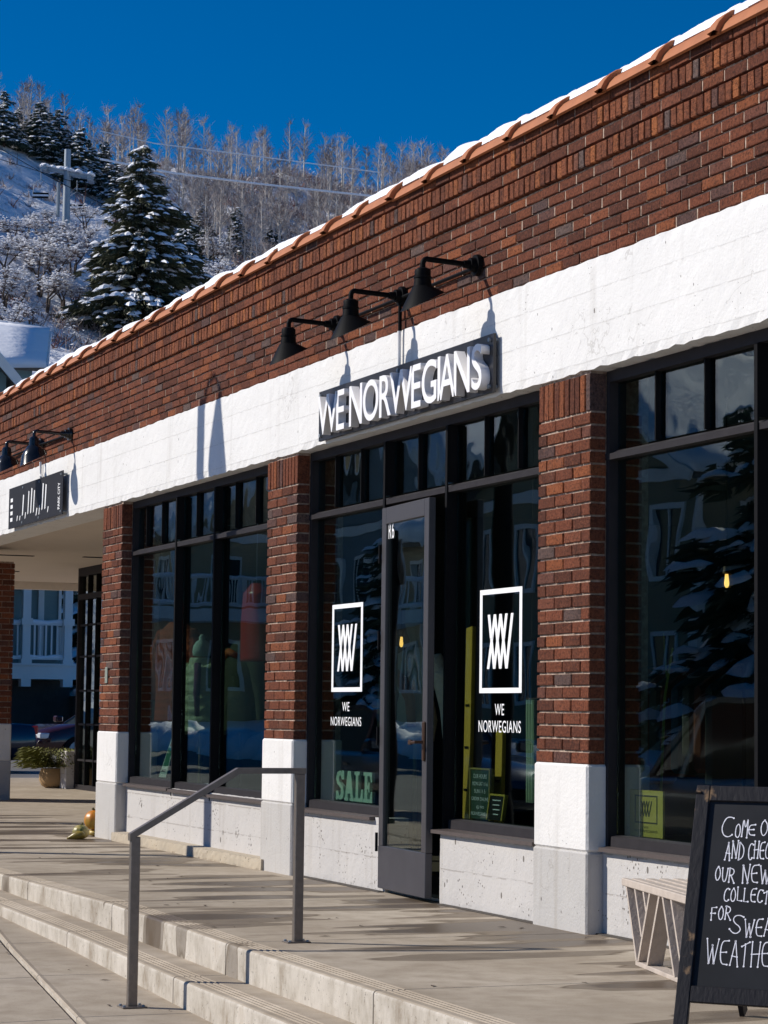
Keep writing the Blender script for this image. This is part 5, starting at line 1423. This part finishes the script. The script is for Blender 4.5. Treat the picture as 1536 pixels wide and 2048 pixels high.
# ------------------------------------------------------------------ houses
def siding(name, col):
    g = G(name); v = g.n('NewGeometry').outputs['Position']; sp = g.n('SeparateXYZ'); g.l(v, sp.inputs[0])
    fr = g.math('FRACT', g.math('DIVIDE', sp.outputs[2], 0.14)); n = g.noise(2.0, 5, v)
    c = g.mix(n, tuple(k*0.88 for k in col), tuple(min(1, k*1.1) for k in col))
    return g.bsdf(c, 0.7, 0, g.bump(fr, 0.8, 0.02), 0.3)
M['trimw'] = simple('white_trim', (0.74,0.74,0.72), 0.7, 0, 0.06, 3)
M['darkpane'] = simple('dark_window_glass', (0.02,0.025,0.03), 0.08)
M['stone'] = simple('dark_stone', (0.06,0.055,0.05), 0.9, 0, 0.5, 2.5, 0.8, 6, 0.05)
def snow_slab(pts, th, name, parent, nx=14, ny=10):
    """a rounded drift lying on a roof plane: pts = ridge a, ridge b, eave b, eave a"""
    a, b2, c, d = [Vector(q) for q in pts]; n = (b2-a).cross(d-a).normalized()
    if n.z < 0: n = -n
    b = MB(); vs = []; ph = random.uniform(0, 6)
    for i in range(nx+1):
        for j in range(ny+1):
            u, w_ = i/nx, j/ny
            p = a.lerp(b2, u).lerp(d.lerp(c, u), w_*1.04)
            e = min(1, 30*min(u, 1-u)+0.45)**0.5*min(1, 14*(1-w_)+0.5)**0.5
            t_ = th*e*(0.82+0.16*math.sin(u*7+ph)+0.13*math.sin(w_*5+u*9+ph)+0.10*math.sin(u*31+w_*3))
            if j == ny: p = p+Vector((0,0,-0.12-0.10*math.sin(u*25+ph)))
            vs.append(p+n*t_)
    o = len(vs)
    for i in range(nx+1):
        for j in range(ny+1): u, w_ = i/nx, j/ny; vs.append(a.lerp(b2, u).lerp(d.lerp(c, u), w_))
    f = lambda i, j: i*(ny+1)+j
    fs = [(f(i,j),f(i+1,j),f(i+1,j+1),f(i,j+1)) for i in range(nx) for j in range(ny)]
    for i in range(nx): fs += [(f(i,ny),f(i+1,ny),o+f(i+1,ny),o+f(i,ny)),(f(i,0),f(i+1,0),o+f(i+1,0),o+f(i,0))]
    for j in range(ny): fs += [(f(0,j),f(0,j+1),o+f(0,j+1),o+f(0,j)),(f(nx,j),f(nx,j+1),o+f(nx,j+1),o+f(nx,j))]
    b.add(vs, fs); ob = b.obj(name, M['snow'], parent, 180); ob['kind'] = 'stuff'; return ob
def gable(t, x0, x1, y0, y1, ze, zr, axis, wallm, roofm, over=0.5, th=0.45, prow=0.0):
    """gabled roof with overhang and snow; axis = direction of the ridge"""
    P3 = (lambda u, v, z: (u, v, z)) if axis == 'x' else (lambda u, v, z: (v, u, z))
    a0, a1, b0, b1 = (x0, x1, y0, y1) if axis == 'x' else (y0, y1, x0, x1)
    mid = (b0+b1)/2; sl = (zr-ze)/(b1-mid)
    b = MB()
    for e in (a0, a1): b.add([P3(e,b0,ze-0.02),P3(e,b1,ze-0.02),P3(e,mid,zr-0.02)], [(0,1,2)])
    b.obj('gable_wall', wallm, t)
    rf = MB()
    for s in (-1, 1):
        be = (b0-over) if s < 0 else (b1+over); zz = ze-sl*over
        q = [P3(a0-over,mid,zr),P3(a1+over+prow,mid,zr),P3(a1+over,be,zz),P3(a0-over,be,zz)]
        rf.add(q+[(x_,y_,z_-0.16) for x_,y_,z_ in q], [(0,1,2,3),(7,6,5,4),(0,4,5,1),(1,5,6,2),(2,6,7,3),(3,7,4,0)])
    r_ = rf.obj('roof', roofm, t)
    for s in (-1, 1):
        be = (b0-over) if s < 0 else (b1+over); zz = ze-sl*over
        snow_slab([P3(a0-over,mid,zr+0.005),P3(a1+over+prow,mid,zr+0.005),P3(a1+over,be,zz+0.005),P3(a0-over,be,zz+0.005)], th, 'roof_snow', r_)
    for e in (a0-over-0.04, a1+over+0.04):
        for s in (-1, 1):
            be = (b0-over) if s < 0 else (b1+over); zz = ze-sl*over; b = MB(); b.beam(P3(e+(prow if e > a1 else 0),mid,zr-0.10), P3(e,be,zz-0.10), 0.06, 0.26); b.obj('barge_board', M['trimw'], t)
def win(t, c, wdt, h, face, parts=2):
    """window on a face '+x' or '+y'"""
    x, y, z = c
    def bx(a, c2, u0, u1, z0, z1, b, d0, d1):
        if face == '+x': b.box((x+d0,y+u0,z+z0),(x+d1,y+u1,z+z1))
        else: b.box((x+u0,y+d0,z+z0),(x+u1,y+d1,z+z1))
    b = MB(); e = 0.12
    bx(0,0,-wdt/2-e,wdt/2+e,h,h+e,b,0.0,0.07); bx(0,0,-wdt/2-e,wdt/2+e,-e,-0.001,b,0.0,0.07); bx(0,0,-wdt/2-e,-wdt/2,0.0,h-0.001,b,0.0,0.07); bx(0,0,wdt/2,wdt/2+e,0.0,h-0.001,b,0.0,0.07)
    for k in range(1, parts): u = -wdt/2+wdt*k/parts; bx(0,0,u-0.03,u+0.03,0.001,h-0.002,b,0.012,0.05)
    f = b.obj('window', M['trimw'], t); b = MB(); bx(0,0,-wdt/2+0.001,wdt/2-0.001,0.001,h-0.002,b,0.0,0.01); b.obj('pane', M['darkpane'], f)
def railing(t, pts, z0, z1, gap, snow=True):
    r_ = MB(); ba = MB()
    for a, c in zip(pts[:-1], pts[1:]):
        a, c = Vector(a), Vector(c); L = (c-a).length; d = (c-a)/L
        r_.beam(a+Vector((0,0,z1)), c+Vector((0,0,z1)), 0.12, 0.08); r_.beam(a+Vector((0,0,z0+0.12)), c+Vector((0,0,z0+0.12)), 0.09, 0.08)
        n = max(1, int(L/gap))
        for k in range(n):
            q = a+d*(L*(k+0.5)/n); b = MB(); b.box((q.x-0.025,q.y-0.025,z0+0.16),(q.x+0.025,q.y+0.025,z1-0.041)); b.obj('baluster', M['trimw'], t)
        if snow:
            s = MB(); 
            for zz, rr in ((z1+0.05,0.075),(z0+0.165,0.055)):
                P = [a+d*(L*u)+Vector((0,0,zz+0.02*math.sin(u*17))) for u in np.linspace(0.01,0.99,14)]; s.tube(P, [rr*(0.7+0.5*random.random()) for _ in P], 8)
            o = s.obj('rail_snow', M['snow'], t, 180); o['kind'] = 'stuff'
    r_.obj('railing', M['trimw'], t)

# the house with the white porch beyond the parking lot
t = thing('porch_house', 'teal grey gabled house with white porch railing and deep roof snow', 'house', (-77,6,0))
INV = (77,-6,0)
class Off:            # builds children in world coordinates below the house
    pass
t.location = (0,0,0)
teal = siding('teal_siding', (0.20,0.29,0.29))
b = MB(); b.box((-84,-6,-0.6),(-72.6,13.0,2.0)); b.obj('stone_base', M['stone'], t)
b = MB(); b.box((-83.9,-5.9,2.0),(-73.1,12.8,5.6)); b.obj('wall', teal, t)
b = MB(); b.box((-83.9,-5.9,5.601),(-73.1,11.7,11.74)); b.obj('wall', teal, t)
b = MB(); b.box((-83.9,11.701,5.601),(-71.4,13.05,5.72)); b.obj('porch_roof', M['roof'], t)
gable(t, -83.9, -73.1, -5.9, 11.7, 11.85, 13.75, 'y', teal, M['roof'], 0.35, 0.34, 1.5)
b = MB(); b.box((-78,2.4,2.0),(-69.2,10.0,11.0)); b.obj('wall', teal, t)
gable(t, -78, -69.2, 2.4, 10.0, 11.0, 15.1, 'x', teal, M['roof'], 0.5, 0.16)
b = MB(); b.box((-73.05,6.0,2.03),(-71.4,12.9,2.44)); b.box((-73.05,6.0,2.4405),(-71.32,12.98,2.50)); b.obj('porch_deck', M['trimw'], t)
b = MB(); b.box((-73.0,6.0,5.2),(-71.3,13.0,5.5)); b.obj('porch_beam', M['trimw'], t)
for yy in (11.33, 12.62):
    b = MB(); b.box((-71.72,yy-0.12,2.501),(-71.44,yy+0.12,5.199)); b.box((-71.78,yy-0.17,3.66),(-71.38,yy+0.17,3.86)); b.box((-71.77,yy-0.16,2.502),(-71.39,yy+0.16,2.62)); b.box((-71.74,yy-0.15,1.80),(-71.395,yy+0.15,2.029)); b.obj('porch_post', M['trimw'], t)
railing(t, [(-71.6,10.3,0),(-71.6,12.75,0)], 2.54, 3.70, 0.17); railing(t, [(-71.6,12.75,0),(-73.0,12.75,0)], 2.54, 3.70, 0.17)
for yy in (12.15,):
    b = MB(); b.box((-73.09,yy-0.09,2.661),(-73.03,yy+0.09,5.19)); b.box((-73.09,12.70,2.661),(-73.03,12.79,5.19)); b.obj('corner_board', M['trimw'], t)
b = MB(); b.box((-73.08,11.62,4.65),(-72.92,11.80,5.0),0.02); b.obj('porch_lantern', M['black'], t); b = MB(); b.box((-72.98,11.70,4.72),(-72.905,11.79,4.94)); b.obj('lantern_glass', simple('lantern_glass', (0.5,0.42,0.2), 0.4), t)
win(t, (-73.09,9.9,3.0), 0.9, 1.6, '+x')
b = MB(); b.box((-71.9,12.9,1.55),(-69.2,14.6,1.75),0.05); o = b.obj('ledge_snow', M['snow'], t); o['kind'] = 'stuff'
b = MB(); b.box((-73.0,13.0,-0.3),(-69.3,16.5,1.54)); b.obj('retaining_wall', M['stone'], t)
t['label'] = 'teal grey gabled house with white porch railing and deep roof snow'

for k, (x, y, h, lb) in enumerate(((-79,15.2,9.5,'dark snowy conifer at the right corner of the porch house'),(-82,17.6,8.0,'dark snowy conifer behind the retaining wall'),(-74.5,15.6,3.4,'small snowy conifer on top of the retaining wall'))):
    plant(CON[k % 3], lb, (x, y, 1.5 if k == 2 else -0.3), h, k*2.0, 'conifers beside the porch house')
# houses over the road, seen mirrored in the shop windows
def street_house(x0, x1, y0, y1, ze, zr, axis, col, label, balcony=True, arch=False):
    t = thing('street_house', label, 'house', (0,0,z_road((x0+x1)/2)+0.45), 0, 'houses across the road')
    wm = siding('siding', col)
    b = MB(); b.box((x0,y0,-0.7),(x1,y1,ze)); b.obj('wall', wm, t)
    gable(t, x0, x1, y0, y1, ze, zr, axis, wm, M['roof'], 0.6, 0.6)
    for fl in (0.9, 4.0):
        if fl+1.6 < ze:
            n = max(2, int((x1-x0)/2.6))
            for k in range(n): win(t, (x0+(x1-x0)*(k+0.5)/n, y1+0.001, fl), 1.1, 1.6, '+y')
            n = max(2, int((y1-y0)/3.0))
            for k in range(n): win(t, (x1+0.001, y0+(y1-y0)*(k+0.5)/n, fl), 1.1, 1.6, '+x')
    b = MB(); b.box((x0-0.05,y1,ze-0.35),(x1+0.05,y1+0.06,ze-0.05)); b.box((x1,y0,ze-0.35),(x1+0.06,y1+0.061,ze-0.05)); b.box((x1-0.12,y1-0.12,-0.3),(x1+0.05,y1+0.05,ze-0.351)); b.obj('trim_board', M['trimw'], t)
    if balcony:
        b = MB(); b.box((x0,y1+0.0605,3.25),(x1,y1+2.0,3.70)); b.box((x1+0.062,y0,3.25),(x1+1.9,y1+2.0,3.70)); b.obj('balcony_deck', M['trimw'], t)
        railing(t, [(x0,y1+1.93,0),(x1+1.83,y1+1.93,0),(x1+1.83,y0+1.0,0)], 3.70, 4.80, 0.16)
        for q in range(5):
            xx = x0+(x1+1.8-x0)*q/4; b = MB(); b.box((xx-0.13,y1+1.8,-0.5),(xx+0.13,y1+2.05,3.249)); b.box((xx-0.13,y1+1.8,4.85),(xx+0.13,y1+2.05,6.6)); b.obj('balcony_post', M['trimw'], t)
    return t
street_house(-105,-84,-31,-19.5,6.6,10.2,'x',(0.42,0.34,0.22),'tan two storey house with white wrap round balcony across the road')
street_house(-81,-67.5,-36,-24,6.8,10.6,'y',(0.17,0.22,0.25),'slate blue house with street gable across the road',False)
street_house(-63.5,-50,-35,-22,6.6,10.0,'y',(0.26,0.225,0.15),'brown grey house with deep sagging roof snow across the road',False)
street_house(-46,-34,-35,-24,6.2,9.6,'y',(0.13,0.19,0.18),'dark green set back house across the road',False)
for (x, y, h, lb) in ((-31.0,-12.6,6.6,'snow laden spruce by the road mirrored in the right window'),(-47.5,-13.2,5.4,'snow laden spruce by the road opposite the door')):
    plant(CON[1], lb, (x, y, z_road(x)+0.0), h, x, 'spruces along the far kerb')
b = MB(); r = random.Random(9)
for k in range(150):
    x = -92+k*0.52; h = r.uniform(0.3,0.75); b.lathe([(r.uniform(0.6,1.1),-0.1),(r.uniform(0.4,0.8),h*0.6),(0.15,h)], (x, -12.1+r.uniform(-0.4,0.4), z_road(x)), 7)
for k in range(42):
    x = r.choice([-24.5,-33,-28.2,-39])+r.uniform(-1.1,1.1); h = r.uniform(0.08,0.28); b.lathe([(r.uniform(0.15,0.42),-0.04),(r.uniform(0.1,0.3),h*0.6),(0.04,h)], (x, -4.42+r.uniform(-0.25,0.10), z_road(x)+0.01), 7)
tag(b.obj('snow_bank', M['snow'], None, 180), 'ploughed bank of lumpy snow along the far side of the road', 'snow', kind='stuff')

# ------------------------------------------------------------------ cars
def car(name, label, loc, rz, paint, suv=False, group=None):
    t = thing(name, label, 'car', loc, rz, group)
    L, W, Hc = (4.7,1.88,1.68) if suv else (4.6,1.82,1.46)
    # stations along x (rear to front): (x, lower z, belt z, roof z, half width belt, half width roof)
    roof = Hc; belt = 0.98 if suv else 0.92
    st = [(-L/2,0.42,0.72,0.72,0.62),(-L/2+0.06,0.30,0.90,0.92,0.80),(-L/2+0.35,0.24,belt,belt+0.02,0.90),(-L/2+0.9,0.22,belt,belt+0.02,0.93),(0.0,0.22,belt-0.01,belt,0.94),(0.85,0.22,belt-0.03,belt-0.01,0.93),(L/2-0.9,0.23,0.88,0.90,0.91),(L/2-0.35,0.27,0.76,0.79,0.84),(L/2-0.07,0.34,0.66,0.68,0.70),(L/2,0.42,0.56,0.58,0.55)]
    b = MB(); vs = []; n = 10
    for x, zl, zb, zt, hw in st:
        hw *= W/1.88
        sec = [(0.80*hw,zl),(0.97*hw,zl+0.12),(hw,(zl+zb)/2),(0.97*hw,zb-0.04),(0.90*hw,zt)]
        vs += [(x,-a,z) for a, z in sec]+[(x,a,z) for a, z in reversed(sec)]
    fs = []
    for k in range(len(st)-1):
        for j in range(n): fs.append((k*n+j, k*n+(j+1)%n, (k+1)*n+(j+1)%n, (k+1)*n+j))
    fs += [tuple(range(n)), tuple((len(st)-1)*n+j for j in range(n))]
    b.add(vs, fs); b.obj('body', paint, t, 50)
    # cabin
    xr0, xr1 = (-L/2+0.22, L/2-1.45) if suv else (-L/2+0.55, L/2-1.45)
    cab = [(xr0,belt-0.03,0.80),(xr0+0.35,roof-0.10,0.66),(xr0+0.75,roof,0.62),(xr1-1.15,roof,0.62),(xr1-0.80,roof-0.07,0.64),(xr1,belt-0.06,0.82)]
    wdw = MB(); rf = MB()
    pl_ = [(x,z,h*W/1.88) for x, z, h in cab]
    for s in (-1, 1):
        wdw.add([(x,s*h,z) for x,z,h in pl_]+[(x,s*(h+0.02),belt-0.05) for x,z,h in ((pl_[0]),(pl_[-1]))], [(0,1,2,3,4,5)])
    wdw.add([(pl_[0][0],-pl_[0][2],pl_[0][1]),(pl_[0][0],pl_[0][2],pl_[0][1]),(pl_[1][0],pl_[1][2],pl_[1][1]),(pl_[1][0],-pl_[1][2],pl_[1][1])], [(0,1,2,3)])
    wdw.add([(pl_[5][0],-pl_[5][2],pl_[5][1]),(pl_[5][0],pl_[5][2],pl_[5][1]),(pl_[4][0],pl_[4][2],pl_[4][1]),(pl_[4][0],-pl_[4][2],pl_[4][1])], [(0,1,2,3)])
    wdw.obj('car_window', M['darkpane'], t)
    for k in range(1, 4):
        (x0,z0,h0), (x1,z1,h1) = pl_[k], pl_[k+1]; rf.add([(x0,-h0,z0+0.004),(x0,h0,z0+0.004),(x1,h1,z1+0.004),(x1,-h1,z1+0.004)], [(0,1,2,3)])
    for s in (-1, 1):
        for a, c in zip(pl_[:-1], pl_[1:]): rf.beam((a[0],s*(a[2]+0.004),a[1]), (c[0],s*(c[2]+0.004),c[1]), 0.05, 0.05)
        rf.beam((0.05,s*0.645*W/1.88,roof-0.02),(0.12,s*0.86*W/1.88,belt), 0.07, 0.03)
    rf.obj('roof', paint, t)
    rub = M['black']
    for sx in (-1, 1):
        for s in (-1, 1):
            cx = sx*(L/2-0.88); r0 = 0.36 if suv else 0.33
            b = MB(); b.tube([(cx,s*(W/2-0.23),r0),(cx,s*(W/2-0.01),r0)], r0, 24); wh = b.obj('wheel', rub, t, 40)
            b = MB(); b.tube([(cx,s*(W/2-0.02),r0),(cx,s*(W/2+0.004),r0)], r0*0.68, 20)
            for q in range(5): a = 2*PI*q/5; b.beam((cx,s*(W/2+0.008),r0),(cx+r0*0.66*math.cos(a),s*(W/2+0.008),r0+r0*0.66*math.sin(a)),0.05,0.02)
            b.obj('rim', M['galv'], wh, 40)
    for s in (-1, 1):
        b = MB(); b.box((-L/2+0.0,s*0.60-0.16,0.74),(-L/2+0.20,s*0.60+0.16,0.90),0.02); b.obj('tail_light', simple('tail_red', (0.45,0.01,0.01), 0.25), t)
        b = MB(); b.box((L/2-0.32,s*0.60-0.17,0.60),(L/2-0.06,s*0.60+0.15,0.72),0.02); b.obj('headlight', simple('headlight_glass', (0.6,0.62,0.65), 0.1), t)
        b = MB(); b.box((0.72,s*(W/2-0.02)-0.02,belt+0.02),(0.90,s*(W/2+0.17),belt+0.16),0.03); b.obj('wing_mirror', paint if not suv else M['black'], t)
        b = MB(); b.box((-0.35,s*(W/2-0.005)-0.012,0.76),(-0.17,s*(W/2-0.005)+0.012,0.79)); b.obj('door_handle', paint, t)
    b = MB(); b.box((L/2-0.06,-0.45,0.42),(L/2+0.008,0.45,0.55),0.01); b.obj('grille', M['black'], t)
    return t
def carpaint(name, col):
    g = G(name); b = g.n('BsdfPrincipled', Roughness=0.25, Metallic=0.2); b.inputs['Base Color'].default_value = (*col, 1); b.inputs['Coat Weight'].default_value = 0.8; b.inputs['Coat Roughness'].default_value = 0.05
    g.l(b.outputs[0], g.out.inputs[0]); return g.m
car('parked_car', 'dark navy parked car with red tail light at the left pillar', (-46.4,3.12,-0.085), R_(-90), carpaint('navy_paint', (0.008,0.012,0.030)), False, 'cars in the parking lot')
car('parked_car', 'dark maroon parked car with bright mirror behind the potted shrub', (-51.2,8.45,-0.085), R_(-74), carpaint('maroon_paint', (0.045,0.010,0.012)), False, 'cars in the parking lot')
car('kerb_car', 'silver grey car at the kerb mirrored in the right window', (-19.2,-5.45,z_road(-19.2)+0.004), R_(180), carpaint('silver_paint', (0.30,0.32,0.34)), True, 'cars at the kerb')
car('kerb_car', 'dark blue car at the kerb mirrored beside the door', (-27.5,-5.5,z_road(-27.5)+0.004), R_(0), carpaint('blue_paint', (0.02,0.03,0.06)), False, 'cars at the kerb')
